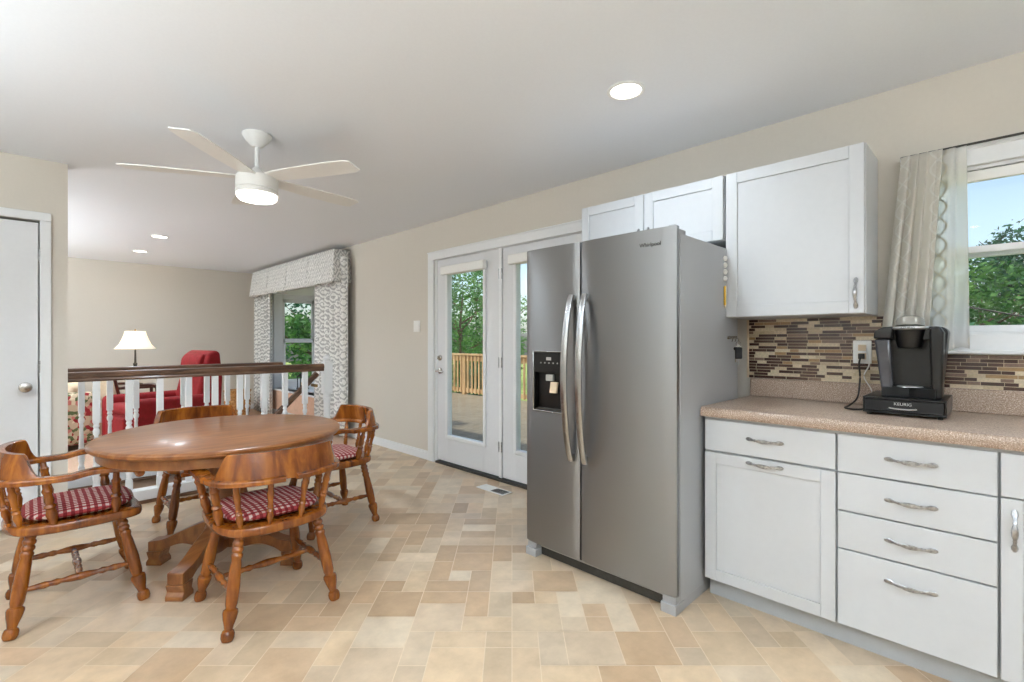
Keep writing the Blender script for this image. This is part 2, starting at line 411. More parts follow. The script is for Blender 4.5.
struct(MB().box((XM - .15, YM - .15, -.05), (XM, BY, CEIL + .1)).build('wall_left', M['wall'], smooth=False))
struct(MB().box((XM, YM - .15, -.05), (WX + .16, YM, CEIL + .1)).build('wall_front', M['wall'], smooth=False))
# short closet wall with a door opening
b = MB()
b.box((.065, LY, -.05), (.2, LY + .12, CEIL)); b.box((-.75, LY, 2.03), (.065, LY + .12, CEIL)); b.box((XM, LY, -.05), (-.75, LY + .12, CEIL))
struct(b.build('wall_closet', M['wall'], smooth=False))
struct(MB().box((XM - .15, YM - .15, CEIL), (WX + .16, BY + .15, CEIL + .12)).build('ceiling', M['ceiling'], smooth=False))

# ------------------------------------------------------------------ floor: tiles laid at 45 degrees
def make_floor():
    bm = bmesh.new(); lay = bm.loops.layers.float_color.new('tile')
    c = .1085; half = 72; occ = {}
    tiles = []
    rnd = random.Random(5)
    for j in range(-6, half):
        for i in range(-half, half):
            if (i, j) in occ: continue
            def free(w, h): return all((i + a, j + b_) not in occ for a in range(w) for b_ in range(h))
            opts = [(2, 2, 3.4), (2, 1, 3.0), (1, 2, 2.6), (1, 1, 1.2)]
            opts = [o for o in opts if free(o[0], o[1])]
            r = rnd.random() * sum(o[2] for o in opts)
            for o in opts:
                r -= o[2]
                if r <= 0: break
            for a in range(o[0]):
                for b_ in range(o[1]): occ[(i + a, j + b_)] = 1
            tiles.append((i, j, o[0], o[1]))
    q = 2 ** -.5; g = .0018
    pal = [(216, 195, 168), (211, 189, 160), (205, 181, 151), (213, 188, 156), (200, 172, 141), (218, 200, 175), (192, 163, 131), (208, 186, 159)]
    for i, j, w, h in tiles:
        u0, v0, u1, v1 = i * c + g, (j - 12) * c + g, (i + w) * c - g, (j + h - 12) * c - g
        pts = [((u + v) * q, (v - u) * q) for u, v in ((u0, v0), (u1, v0), (u1, v1), (u0, v1))]
        if max(p[0] for p in pts) < XM or min(p[0] for p in pts) > WX or max(p[1] for p in pts) < YM or min(p[1] for p in pts) > RF: continue
        f = bm.faces.new([bm.verts.new((x, y, 0)) for x, y in pts])
        col = rnd.choice(pal); k = rnd.uniform(.95, 1.04)
        cc = s2l(tuple(min(255, v * k) for v in col))
        for l in f.loops: l[lay] = (*cc, 1)
    def cut(co, no):
        bmesh.ops.bisect_plane(bm, geom=bm.verts[:] + bm.edges[:] + bm.faces[:], plane_co=co, plane_no=no, clear_outer=True)
    cut((XM, 0, 0), (-1, 0, 0)); cut((WX, 0, 0), (1, 0, 0)); cut((0, YM, 0), (0, -1, 0)); cut((0, RF, 0), (0, 1, 0))
    # stairwell opening
    bmesh.ops.bisect_plane(bm, geom=bm.verts[:] + bm.edges[:] + bm.faces[:], plane_co=(0, RY, 0), plane_no=(0, 1, 0))
    bmesh.ops.bisect_plane(bm, geom=bm.verts[:] + bm.edges[:] + bm.faces[:], plane_co=(2.1, 0, 0), plane_no=(1, 0, 0))
    dead = [f for f in bm.faces if f.calc_center_median().y > RY and f.calc_center_median().x < 2.1]
    bmesh.ops.delete(bm, geom=dead, context='FACES')
    # grout slab
    def slab(x0, y0, x1, y1):
        r = bmesh.ops.create_cube(bm, size=1)['verts']
        for v in r: v.co = Vector((x0 if v.co.x < 0 else x1, y0 if v.co.y < 0 else y1, -.12 if v.co.z < 0 else -.0012))
        for f in {f for v in r for f in v.link_faces}: f.material_index = 1
    slab(XM - .1, YM - .1, WX + .16, RY); slab(2.1, RY, WX + .16, RF)
    me = bpy.data.meshes.new('floor'); bm.to_mesh(me); bm.free()
    me.materials.append(M['tile']); me.materials.append(M['grout'])
    o = bpy.data.objects.new('floor', me); COL.objects.link(o); return struct(o)
make_floor()
struct(MB().box((XM - .1, RF, -.12), (WX + .16, BY + .1, -.001)).box((XM - .1, LY + .12, -.12), (.1, RF, -.001)).build('floor', M['carpet'], smooth=False))
# stairwell pit walls and steps going down towards -X
b = MB(); b.box((.1, RY - .02, -1.9), (2.1, RY, -.12)); b.box((.1, RF, -1.9), (2.1, RF + .02, -.12)); b.box((.1, RY, -1.9), (.12, RF, -.12)); b.box((.1, RY, -1.95), (2.12, RF, -1.9))
struct(b.build('wall_stairwell', M['trim'], smooth=False))
st = empty('staircase', (2.1, RY, 0), 'carpeted steps going down between the two white balustrades', 'stairs')
for k in range(7):
    MB().box((-.26 * (k + 1), .01, -.2 * (k + 1) - .18), (-.26 * k, RF - RY - .01, -.2 * (k + 1))).build('step', M['carpet'], st, bevel=.012)

# baseboards
def baseboard(name, a, b_, inward):
    ax, ay = a; bx, by = b_; o = MB(); t = .014
    for (z0, z1, th) in ((0, .075, t), (.075, .092, t * .6)):
        o.box((min(ax, bx) - (th if inward == '-x' else 0), min(ay, by) - (th if inward == '-y' else 0), z0),
              (max(ax, bx) + (th if inward == '+x' else 0), max(ay, by) + (th if inward == '+y' else 0), z1))
    return struct(o.build(name, M['trim'], bevel=.002))
baseboard('baseboard_right', (WX, 4.155), (WX, BY - .01), '-x')
baseboard('baseboard_back', (XM + .02, BY), (WX - .02, BY), '-y')
baseboard('baseboard_closet', (XM + .02, LY), (-.85, LY), '-y')
baseboard('baseboard_left', (XM, YM + .02), (XM, LY - .02), '+x')

# ------------------------------------------------------------------ french doors
# casing
b = MB(); c = .098
b.box((WX - .02, DOOR_Y1, 0), (WX, DOOR_Y1 + c, DOOR_Z)); b.box((WX - .02, DOOR_Y0 - c, 0), (WX, DOOR_Y0, DOOR_Z))
b.box((WX - .02, DOOR_Y0 - c, DOOR_Z), (WX, DOOR_Y1 + c, DOOR_Z + .085))
b.box((WX - .028, DOOR_Y0 - c, DOOR_Z + .07), (WX - .02, DOOR_Y1 + c, DOOR_Z + .085))
struct(b.build('trim_1', M['trim'], bevel=.004))
b = MB()
b.box((WX, DOOR_Y1 - .03, 0), (WX + .16, DOOR_Y1, DOOR_Z)); b.box((WX, DOOR_Y0, 0), (WX + .16, DOOR_Y0 + .03, DOOR_Z)); b.box((WX, DOOR_Y0, DOOR_Z - .005), (WX + .16, DOOR_Y1, DOOR_Z))
b.box((WX - .004, 3.065, .03), (WX + .1, 3.10, DOOR_Z - .005))
struct(b.build('trim_2', M['trim'], bevel=.002))
struct(MB().box((WX - .02, DOOR_Y0 + .03, 0), (WX + .18, DOOR_Y1 - .03, .022)).build('trim_3', M['fdark'], bevel=.004))
def french_door(name, y0, y1, lite0, lite1, hinge_side, hardware):
    o = struct(bpy.data.objects.new(name, None)); COL.objects.link(o); o.location = (WX, y0, 0)
    def L(p): return (p[0] - WX, p[1] - y0, p[2])
    x0, x1 = WX + .005, WX + .05; zt = DOOR_Z - .008; zb = .036; g0, g1 = .30, 1.885
    b = MB()
    b.box(L((x0, y0, zb)), L((x1, lite0, zt))); b.box(L((x0, lite1, zb)), L((x1, y1, zt)))
    b.box(L((x0, lite0, zb)), L((x1, lite1, g0))); b.box(L((x0, lite0, g1)), L((x1, lite1, zt)))
    b.build('door_panel', M['doorw'], o, bevel=.0015)
    f = MB(); w = .034
    f.box(L((x0 - .014, lite0 - w, g0 - w)), L((x0, lite0, g1 + w))); f.box(L((x0 - .014, lite1, g0 - w)), L((x0, lite1 + w, g1 + w)))
    f.box(L((x0 - .014, lite0, g0 - w)), L((x0, lite1, g0))); f.box(L((x0 - .014, lite0, g1)), L((x0, lite1, g1 + w)))
    f.build('glass_bead', M['trim'], o, bevel=.005)
    MB().box(L((x0 + .018, lite0, g0)), L((x0 + .024, lite1, g1))).build('glass_pane', M['glass'], o, smooth=False)
    bl = MB().box(L((x0 - .06, lite0 - .055, g1 - .005)), L((x0 - .013, lite1 + .055, g1 + .075))).build('blind_cassette', M['white_pl'], o, bevel=.006)
    for z in (.3, 1.04, 1.82):
        yy = y0 - .012 if hinge_side == 0 else y1 + .004
        MB().cyl(L((x0 - .008, yy + .004, z - .045)), L((x0 - .008, yy + .004, z + .045)), .006, 10).build('hinge', M['pewter'], o)
    if hardware:
        yy = y1 - .055
        MB().turned(L((x0, yy, 1.06)), L((x0 - .022, yy, 1.06)), [(0, .028), (.6, .028), (1, .022)], 20).box(L((x0 - .04, yy - .004, 1.045)), L((x0 - .02, yy + .004, 1.075))).build('deadbolt', M['nickel'], o)
        h = MB().turned(L((x0, yy, .93)), L((x0 - .018, yy, .93)), [(0, .03), (.7, .03), (1, .02)], 20)
        h.cyl(L((x0 - .015, yy, .93)), L((x0 - .055, yy, .93)), .009, 12)
        h.tube([L(p) for p in [(x0 - .052, yy + .01, .93), (x0 - .054, yy - .03, .933), (x0 - .054, yy - .07, .928), (x0 - .05, yy - .105, .924)]], [.009, .0085, .008, .006], 10)
        h.build('door_handle', M['nickel'], o)
    return o
french_door('door_1', 3.108, 4.016, 3.308, 3.834, 0, True)
french_door('door_2', 2.165, 3.058, 2.37, 2.885, 1, False)

# closet door in the short wall
o = struct(bpy.data.objects.new('door_3', None)); COL.objects.link(o); o.location = (-.74, LY, 0)
MB().box((.005, .006, .02), (.795, .042, 2.015)).build('door_panel', M['doorw'], o, bevel=.002)
kb = MB().turned((.735, .006, .93), (.735, -.07, .93), [(0, .03), (.1, .03), (.16, .012), (.45, .012), (.55, .026), (.75, .034), (.92, .03), (1, .012)], 20)
kb.build('door_knob', M['nickel'], o)
for z in (.25, 1.06, 1.8): MB().cyl((.802, -.004, z - .04), (.802, -.004, z + .04), .006, 10).build('hinge', M['pewter'], o)
b = MB(); b.box((.065, LY - .018, 0), (.118, LY, 2.03)); b.box((-.81, LY - .018, 2.03), (.118, LY, 2.085)); b.box((-.81, LY - .018, 0), (-.75, LY, 2.03)); b.box((.062, LY - .002, 0), (.07, LY + .1, 2.03))
struct(b.build('trim_4', M['trim'], bevel=.004))
struct(MB().box((-.76, LY + .12, 0), (.075, LY + .16, 2.05)).build('trim_5', M['trim'], smooth=False))

# ------------------------------------------------------------------ kitchen window
y0, y1, z0, z1 = KW
o = struct(bpy.data.objects.new('window_1', None)); COL.objects.link(o); o.location = (WX, y0, z0)
def L(x, y, z): return (x - WX, y - y0, z - z0)
b = MB(); fw = .05
# casing, flat boards on the wall
b.box(L(WX - .02, y1, 1.19), L(WX, y1 + .075, z1)); b.box(L(WX - .02, y0 - .075, 1.19), L(WX, y0, z1)); b.box(L(WX - .02, y0 - .075, z1), L(WX, y1 + .075, z1 + .085))
b.box(L(WX - .028, y0 - .08, z1 + .07), L(WX, y1 + .08, z1 + .088))
b.box(L(WX - .02, y0 - .0, 1.19), L(WX, y1, z0 + .005))
b.build('window_casing', M['trim'], o, bevel=.004)
MB().box(L(WX - .05, y0 - .09, 1.175), L(WX + .01, y1 + .09, 1.195)).build('window_sill', M['trim'], o, bevel=.005)
b = MB()
b.box(L(WX, y1 - .02, z0), L(WX + .14, y1, z1)); b.box(L(WX, y0, z0), L(WX + .14, y0 + .02, z1)); b.box(L(WX, y0, z1 - .015), L(WX + .14, y1, z1)); b.box(L(WX, y0, z0), L(WX + .16, y1, z0 + .012))
b.build('window_jamb', M['trim'], o, bevel=.002)
def sash(parent, Lf, xs, ya, yb, za, zb, w=.035, t=.03, nm='window_sash'):
    s_ = MB(); s_.box(Lf(xs, ya, za), Lf(xs + t, ya + w, zb)); s_.box(Lf(xs, yb - w, za), Lf(xs + t, yb, zb)); s_.box(Lf(xs, ya, za), Lf(xs + t, yb, za + w)); s_.box(Lf(xs, ya, zb - w), Lf(xs + t, yb, zb))
    f_ = s_.build(nm, M['trim'], parent, bevel=.003)
    MB().box(Lf(xs + t * .4, ya + w, za + w), Lf(xs + t * .6, yb - w, zb - w)).build('glass_pane', M['glass'], f_, smooth=False)
sash(o, L, WX + .045, y0 + .02, y1 - .02, z0 + .012, 1.655, .03)
sash(o, L, WX + .085, y0 + .02, y1 - .02, 1.61, z1 - .015, .03)
MB().box(L(WX + .01, y0 + .025, 1.935), L(WX + .035, y1 - .025, 1.982)).build('raised_blind', M['white_pl'], o, bevel=.004)
# curtain rod and curtain
cr = empty('curtain_rod', (WX - .05, -.4, 2.086), 'thin bronze curtain rod running along the top of the kitchen window', 'curtain rod')
MB().cyl((0, -.62, 0), (0, .72, 0), .005, 10).build('rod', M['fdark'], cr)
for yy in (-.6, .70): MB().cyl((0, yy, 0), (.05, yy, 0), .005, 8).build('bracket', M['fdark'], cr)
def curtain(nm, yt0, yt1, yb0, yb1, zt, zb, folds, amp, m, xo, label):
    def fn(u, v):
        y = (yt0 * (1 - v) + yb0 * v) * (1 - u) + (yt1 * (1 - v) + yb1 * v) * u
        a = amp * (.6 + .5 * v)
        x = xo + a * math.sin(u * folds * 2 * math.pi + .6 * v) + .35 * a * math.sin(u * folds * 5.1 + 1.3 + v * 2)
        if v < .05: x = xo + (x - xo) * (.5 + v * 8)
        return (x, y + .006 * math.sin(u * folds * 6.3), zt + (zb - zt) * v + .008 * math.sin(u * 9) * v)
    return MB().grid(fn, 90, 36).build(nm, m, None, solid=.0015, sharp=80)
kc = curtain('kitchen_curtain', .315, .172, .395, .222, 2.082, 1.2, 4.5, .014, M['curt'], WX - .075, '')
tag(kc, 'off-white gathered curtain with stitched trellis pattern beside the kitchen window', 'curtain', None)
sh = curtain('sheer_panel', .185, .098, .235, .088, 2.082, 1.197, 1.6, .012, M['sheer'], WX - .055, '')
sh.parent = kc
# ------------------------------------------------------------------ bay window in the living room
y0, y1, z0, z1 = BW; BX = 3.66
b = MB()
b.box((WX - .018, y1, z0 - .0), (WX, y1 + .08, z1)); b.box((WX - .018, y0 - .08, z0), (WX, y0, z1)); b.box((WX - .018, y0 - .08, z1), (WX, y1 + .08, z1 + .08))
struct(b.build('trim_6', M['trim'], bevel=.004))
b = MB()
b.box((WX, y0 - .1, z0 - .1), (BX + .08, y1 + .1, z0)); b.box((WX - .03, y0 - .08, z0 - .02), (WX, y1 + .08, z0 + .006))
b.box((WX + .16, y0 - .1, z1), (BX + .08, y1 + .1, z1 + .1)); b.box((WX, y0 - .1, z1 - .02), (BX, y1 + .1, z1))
struct(b.build('trim_7', M['trim'], smooth=False))
def side_window(name, yw, th, sgn):
    o = struct(bpy.data.objects.new(name, None)); COL.objects.link(o); o.location = (WX, yw, z0)
    def Lf(y, x, z): return (x - WX, (y - WX) * sgn, z - z0)   # (depth, across, height)
    b = MB(); xa, xb = 3.09, 3.66
    b.box((0, -sgn * .012, 0), (xa - WX, sgn * .1, z1 - z0)); b.box((xb - WX, 0, 0), (BX + .08 - WX, sgn * .1, z1 - z0)); b.box((xa - WX, 0, 0), (xb - WX, sgn * .1, .08)); b.box((xa - WX, 0, z1 - z0 - .1), (xb - WX, sgn * .1, z1 - z0))
    b.build('window_frame', M['trim'], o, bevel=.003)
    mid = 1.22
    for (za, zb, xo) in ((z0 + .08, mid + .03, .02), (mid - .01, z1 - .1, .055)):
        s_ = MB(); w = .055; t = .03; sy0, sy1 = sgn * xo, sgn * (xo + t)
        A, B_ = xa - WX, xb - WX; za -= z0; zb -= z0
        s_.box((A, sy0, za), (A + w, sy1, zb)); s_.box((B_ - w, sy0, za), (B_, sy1, zb)); s_.box((A, sy0, za), (B_, sy1, za + w)); s_.box((A, sy0, zb - w), (B_, sy1, zb))
        f_ = s_.build('window_sash', M['trim'], o, bevel=.003)
        MB().box((A + w, sgn * (xo + .012), za + w), (B_ - w, sgn * (xo + .018), zb - w)).build('glass_pane', M['glass'], f_, smooth=False)
side_window('window_2', y1, .1, 1); side_window('window_3', y0, .1, -1)
o = struct(bpy.data.objects.new('window_4', None)); COL.objects.link(o); o.location = (BX, y0, z0)
b = MB(); n3 = 3; ws = (y1 - y0) / n3
for k in range(n3 + 1): b.box((0, k * ws - .04, 0), (.08, k * ws + .04, z1 - z0))
b.box((0, 0, 0), (.08, y1 - y0, .08)); b.box((0, 0, z1 - z0 - .1), (.08, y1 - y0, z1 - z0)); b.box((.01, 0, .72), (.05, y1 - y0, .77))
f_ = b.build('window_frame', M['trim'], o, bevel=.003)
for k in range(n3): MB().box((.03, k * ws + .04, .08), (.036, (k + 1) * ws - .04, z1 - z0 - .1)).build('glass_pane', M['glass'], o, smooth=False)

# drapes and valance
def drape(ya, yb, label, seed):
    rnd = random.Random(seed); ph = rnd.random() * 6; nf = int((yb - ya) / .13)
    def fn(u, v):
        a = .028 + .012 * v
        return (WX - .115 + a * math.sin(u * nf * 2 * math.pi + ph), ya + (yb - ya) * u + .012 * math.sin(u * nf * 4 * math.pi), 2.3 - v * 2.27)
    return tag(MB().grid(fn, 110, 14).build('drape', M['ikat'], None, solid=.003, sharp=80), label, 'curtain', 'patterned drapes at the bay window')
drape(5.76, 6.66, 'grey and white patterned drape right of bay window, nearer the glass door', 1)
drape(8.4, 9.15, 'grey and white patterned drape left of bay window, next to the corner of the room', 2)
# valance: box with inverted pleats and flaring skirt
def valance():
    prof = []; ya, yb = 5.88, 8.98; xf = WX - .21
    pts = [(WX - .005, ya), (xf, ya)]
    segs = 4
    for k in range(segs + 1):
        yy = ya + (yb - ya) * k / segs
        if 0 < k < segs: pts += [(xf, yy - .012), (xf + .03, yy), (xf, yy + .012)]
    pts += [(xf, yb), (WX - .005, yb)]
    # densify
    P = []
    for a, c in zip(pts[:-1], pts[1:]):
        nn = max(1, int(math.hypot(a[0] - c[0], a[1] - c[1]) / .06))
        P += [(a[0] + (c[0] - a[0]) * i / nn, a[1] + (c[1] - a[1]) * i / nn) for i in range(nn)]
    P.append(pts[-1]); cx, cy = WX, (ya + yb) / 2; vs = []; nv = 8
    for j in range(nv + 1):
        v = j / nv; z = 2.385 - v * .42; fl = .045 * v
        for i, (x, y) in enumerate(P):
            ex = -fl if x < WX - .02 else 0
            ey = fl * (-1 if y < ya + .005 else (1 if y > yb - .005 else 0))
            w = .006 * v * math.sin(i * 1.1)
            vs.append((x + ex + w, y + ey, z + .006 * math.sin(i * .8) * v))
    m_ = len(P); fs = [(j * m_ + i, j * m_ + i + 1, (j + 1) * m_ + i + 1, (j + 1) * m_ + i) for j in range(nv) for i in range(m_ - 1)]
    b = MB(); b.add(vs, fs)
    root = empty('valance', (0, 0, 0), 'pleated grey and white patterned valance over the bay window', 'valance')
    b.build('skirt', M['ikat'], root, solid=.004, sharp=60)
    MB().box((xf + .004, ya + .004, 2.37), (WX - .003, yb - .004, 2.384)).build('mounting_board', M['cream'], root)
    t = MB(); t.tube([(xf - .002, ya + .003, 2.385), (xf - .002, yb, 2.385)], .006, 8); t.build('piping', M['ikat'], root)
valance()

# ------------------------------------------------------------------ balustrades
def bal_profile(h):
    """square top block handled apart; turned lower part from z=0 to h"""
    return [(0, .014), (.02, .019), (.06, .016), (.1, .021), (.2, .0215), (.45, .016), (.72, .012), (.76, .0145), (.79, .012), (.82, .0195), (.87, .0215), (.91, .0135), (.94, .0195), (.97, .015), (1, .019)]
def baluster(y, x, zb, zt):
    b = MB(); hh = zt - zb; blk = hh * .36
    q = .0205; b.box((x - q, y - q, zb), (x + q, y + q, zb + hh * .1))
    b.turned((x, y, zb + hh * .1), (x, y, zt - blk), bal_profile(1), 12)
    b.box((x - q, y - q, zt - blk), (x + q, y + q, zt)); return b
def balustrade(name, Y, xs, x0, x1, ztop, label, newel):
    root = empty(name, (x0, Y, 0), label, 'railing')
    def sh(b, nm, m, bev=0):
        for i, v in enumerate(b.v): b.v[i] = (v[0] - x0, v[1] - Y, v[2])
        return b.build(nm, m, root, bevel=bev)
    for x in xs: sh(baluster(Y, x, .1, ztop - .075), 'baluster', M['trim'])
    b = MB(); b.box((x0, Y - .05, .025), (x1, Y + .05, .1)); sh(b, 'base_rail', M['trim'], .004)
    b = MB(); b.box((x0, Y - .062, 0), (x1, Y + .062, .025)); sh(b, 'shoe_moulding', M['darkwood'], .004)
    # handrail profile
    pr = [(-.022, 0), (-.03, .012), (-.026, .024), (-.034, .034), (-.034, .05), (-.024, .066), (0, .072), (.024, .066), (.034, .05), (.034, .034), (.026, .024), (.03, .012), (.022, 0)]
    b = MB(); e = x1 - (.02 if newel else -.0)
    b.sweep([(x0, Y, ztop - .078), (e, Y, ztop - .078)], [[(p[0], p[1]) for p in pr]] * 2); sh(b, 'handrail', M['darkwood'])
    if newel:
        b = MB(); w = .040
        b.box((x1 - w, Y - w, .1), (x1 + w, Y + w, .3)); b.turned((x1, Y, .3), (x1, Y, .72), [(0, .036), (.05, .04), (.1, .032), (.5, .03), (.85, .032), (.88, .038), (.92, .04), (.95, .032), (1, .036)], 16)
        b.box((x1 - w, Y - w, .72), (x1 + w, Y + w, 1.03)); b.turned((x1, Y, 1.03), (x1, Y, 1.095), [(0, .036), (.15, .04), (.3, .026), (.5, .036), (.75, .033), (1, .01)], 16)
        sh(b, 'newel_post', M['trim'], .003)
    return root
nx = [.0775, .1181, .1593, .2004, .2409, .2816, .3226, .3628, .4019]
balustrade('balustrade', RY, [v * RY for v in nx], .2, .448 * RY, 1.018, 'near white balustrade with brown handrail and newel post behind the dining table', True)
fx = [.0599, .0939, .1272, .1599, .1926, .228, .2607, .2941, .328]
balustrade('balustrade', RF, [v * RF for v in fx], .1, .3571 * RF, 1.012, 'far white balustrade with brown handrail on the living room side of the stairs', False)
hr = empty('stair_handrail', (2.03, RY + .1, .955), 'dark brown handrail sloping down the stairs behind the near newel post', 'handrail')
pr = [(-.02, 0), (-.024, .02), (-.018, .042), (0, .05), (.018, .042), (.024, .02), (.02, 0)]
MB().sweep([(0, 0, -.06), (-1.25, 0, -1.26)], [pr] * 2).build('handrail', M['darkwood'], hr)
for dx in (.06, .75): MB().box((-dx - .01, -.1, -.11 - dx * .96), (-dx + .01, .01, -.085 - dx * .96)).build('bracket', M['brass'], hr)

# ------------------------------------------------------------------ cabinets
def pull(b, p, L_=.15, vertical=False, out=(-1, 0, 0)):
    """ornate bar pull with leaf ends, centred on p, standing off towards -X"""
    h = L_ / 2
    prof = [(-1, .0035, .004), (-.9, .008, .004), (-.75, .009, .006), (-.6, .005, .014), (-.5, .0045, .02), (-.42, .0062, .0225), (-.36, .0045, .024), (-.2, .0078, .027), (0, .0092, .028), (.2, .0078, .027), (.36, .0045, .024), (.42, .0062, .0225), (.5, .0045, .02), (.6, .005, .014), (.75, .009, .006), (.9, .008, .004), (1, .0035, .004)]
    vs = []; seg = 8; fs = []
    for s_, r, o_ in prof:
        for k in range(seg):
            a = 2 * math.pi * k / seg; c = Vector(p) + Vector((-o_ + .55 * r * math.cos(a) * (1), 0, 0))
            if vertical: c += Vector((0, r * math.sin(a), s_ * h))
            else: c += Vector((0, s_ * h, r * math.sin(a)))
            vs.append(c)
    for i in range(len(prof) - 1):
        for k in range(seg): k2 = (k + 1) % seg; fs.append((i * seg + k, i * seg + k2, (i + 1) * seg + k2, (i + 1) * seg + k))
    fs.append(tuple(range(seg))[::-1]); fs.append(tuple((len(prof) - 1) * seg + k for k in range(seg)))
    b.add(vs, fs)
    for s_ in (-.72, .72):
        q = Vector(p) + (Vector((0, 0, s_ * h)) if vertical else Vector((0, s_ * h, 0)))
        b.cyl(q, q + Vector((-.006, 0, 0)), .005, 8)
    return b
def shaker(b, x, y0, y1, z0, z1, fr=.052, th=.02, rec=.008):
    """door front: face at x, body behind it"""
    b.box((x, y0, z0), (x + th, y0 + fr, z1)); b.box((x, y1 - fr, z0), (x + th, y1, z1))
    b.box((x, y0 + fr, z0), (x + th, y1 - fr, z0 + fr)); b.box((x, y0 + fr, z1 - fr), (x + th, y1 - fr, z1))
    b.box((x + rec, y0 + fr, z0 + fr), (x + th, y1 - fr, z1 - fr)); return b
CF = 2.30
def base_cabinet(y0, y1, fronts, label):
    root = empty('base_cabinet', (CF + .02, y0, 0), label, 'cabinet', 'white base cabinets under the counter')
    def sh(b, nm, m, par=root, bev=0):
        for i, v in enumerate(b.v): b.v[i] = (v[0] - CF - .02, v[1] - y0, v[2])
        return b.build(nm, m, par, bevel=bev)
    sh(MB().box((CF + .021, y0 + .0005, .1), (WX - .002, y1 - .0005, .874)), 'carcass', M['cabgrey'])
    sh(MB().box((CF + .07, y0, 0), (CF + .085, y1, .1)), 'toe_kick', M['toe'])
    for kind, a, c, hz, vy in fronts:
        g = .0038
        b = MB()
        if kind == 'drawer': b.box((CF, y0 + g, a), (CF + .02, y1 - g, c))
        else: shaker(b, CF, y0 + g, y1 - g, a, c)
        d = sh(b, kind, M['cab'], bev=.002)
        hb = MB(); 
        if kind == 'door' and vy is not None: pull(hb, (CF, vy, hz), .14, True)
        else: pull(hb, (CF, (y0 + y1) / 2, hz), .155)
        sh(hb, 'handle', M['pewter'], d)
    return root
base_cabinet(.457, .996, [('drawer', .716, .860, .7915, None), ('door', .102, .706, .684, None)], 'white base cabinet with one drawer over a pull-out door, next to the refrigerator')
base_cabinet(-.004, .457, [('drawer', .713, .861, .7875, None), ('drawer', .560, .707, .634, None), ('drawer', .409, .554, .482, None), ('drawer', .104, .403, .328, None)], 'white base cabinet with a stack of four drawers under the coffee maker')
base_cabinet(-.46, -.004, [('drawer', .716, .861, .79, None), ('door', .104, .710, .609, -.04)], 'white base cabinet with an upright door handle at the right edge of the photo')
# counter
ct = empty('countertop', (CF - .025, -1.6, .874), 'speckled brown laminate countertop with raised back lip', 'countertop')
yl = 1.003 + 1.6
b = MB(); prof = [(0, .006), (.004, 0), (.02, 0), (.022, .004), (.64, .004), (.6650, .004), (.6650, .046), (.012, .046), (.004, .042), (0, .034)]
prof = [(0, .012), (.004, .002), (.012, 0), (WX - CF + .023, 0), (WX - CF + .023, .046), (.014, .046), (.005, .043), (0, .034)]
vs = [(x, 0, z) for x, z in prof] + [(x, yl, z) for x, z in prof]; k_ = len(prof)
b.add(vs, [tuple(range(k_)), tuple(range(k_, 2 * k_))[::-1]] + [(i, (i + 1) % k_, (i + 1) % k_ + k_, i + k_) for i in range(k_)])
b.build('worktop', M['laminate'], ct, sharp=50)
MB().box((WX - CF + .003, 0, .046), (WX - CF + .023, yl - .003, .149)).build('back_lip', M['laminate'], ct, bevel=.005)
MB().box((.03, 0, -.012), (.05, yl - .01, -.0005)).build('support_strip', M['toe'], ct)
# hidden run of base cabinets continues behind the frame
base_cabinet(-1.6, -.465, [('drawer', .716, .861, .79, None), ('door', .104, .710, .609, -1.2)], 'white base cabinet further along the counter, outside the photo')

# backsplash (one tiled surface of the room)
bs = MB()
bs.box((WX - .009, KW[1] + .08, 1.0225), (WX - .0005, 1.008, 1.352)); bs.box((WX - .009, -1.6, 1.0225), (WX - .0005, KW[1] + .08, 1.172))
struct(bs.build('wall_backsplash', M['mosaic'], smooth=False))
struct(MB().box((WX - .011, 1.008, 1.0225), (WX - .0005, 1.02, 1.352)).build('trim_8', M['cream'], bevel=.002))

def upper_cabinet(y0, y1, z0, z1, doors, label):
    root = empty('wall_cabinet', (2.62, y0, z0), label, 'cabinet', 'white wall cabinets')
    def sh(b, nm, m, par=root, bev=0):
        for i, v in enumerate(b.v): b.v[i] = (v[0] - 2.62, v[1] - y0, v[2] - z0)
        return b.build(nm, m, par, bevel=bev)
    sh(MB().box((2.641, y0, z0), (WX - .001, y1, z1)), 'carcass', M['cab'], bev=.001)
    for a, c, hy, hz, hl in doors:
        d = sh(shaker(MB(), 2.62, a, c, z0 + .002, z1 - .002, .057), 'door', M['cab'], bev=.002)
        sh(pull(MB(), (2.62, hy, hz), hl, True), 'handle', M['pewter'], d)
upper_cabinet(.413, 1.022, 1.356, 2.116, [(.417, 1.018, .447, 1.447, .14)], 'large white single-door wall cabinet above the counter')
upper_cabinet(1.03, 1.966, 1.77, 2.116, [(1.034, 1.499, 1.47, 1.86, .1), (1.505, 1.962, 1.535, 1.86, .1)], 'small white two-door wall cabinet over the refrigerator')

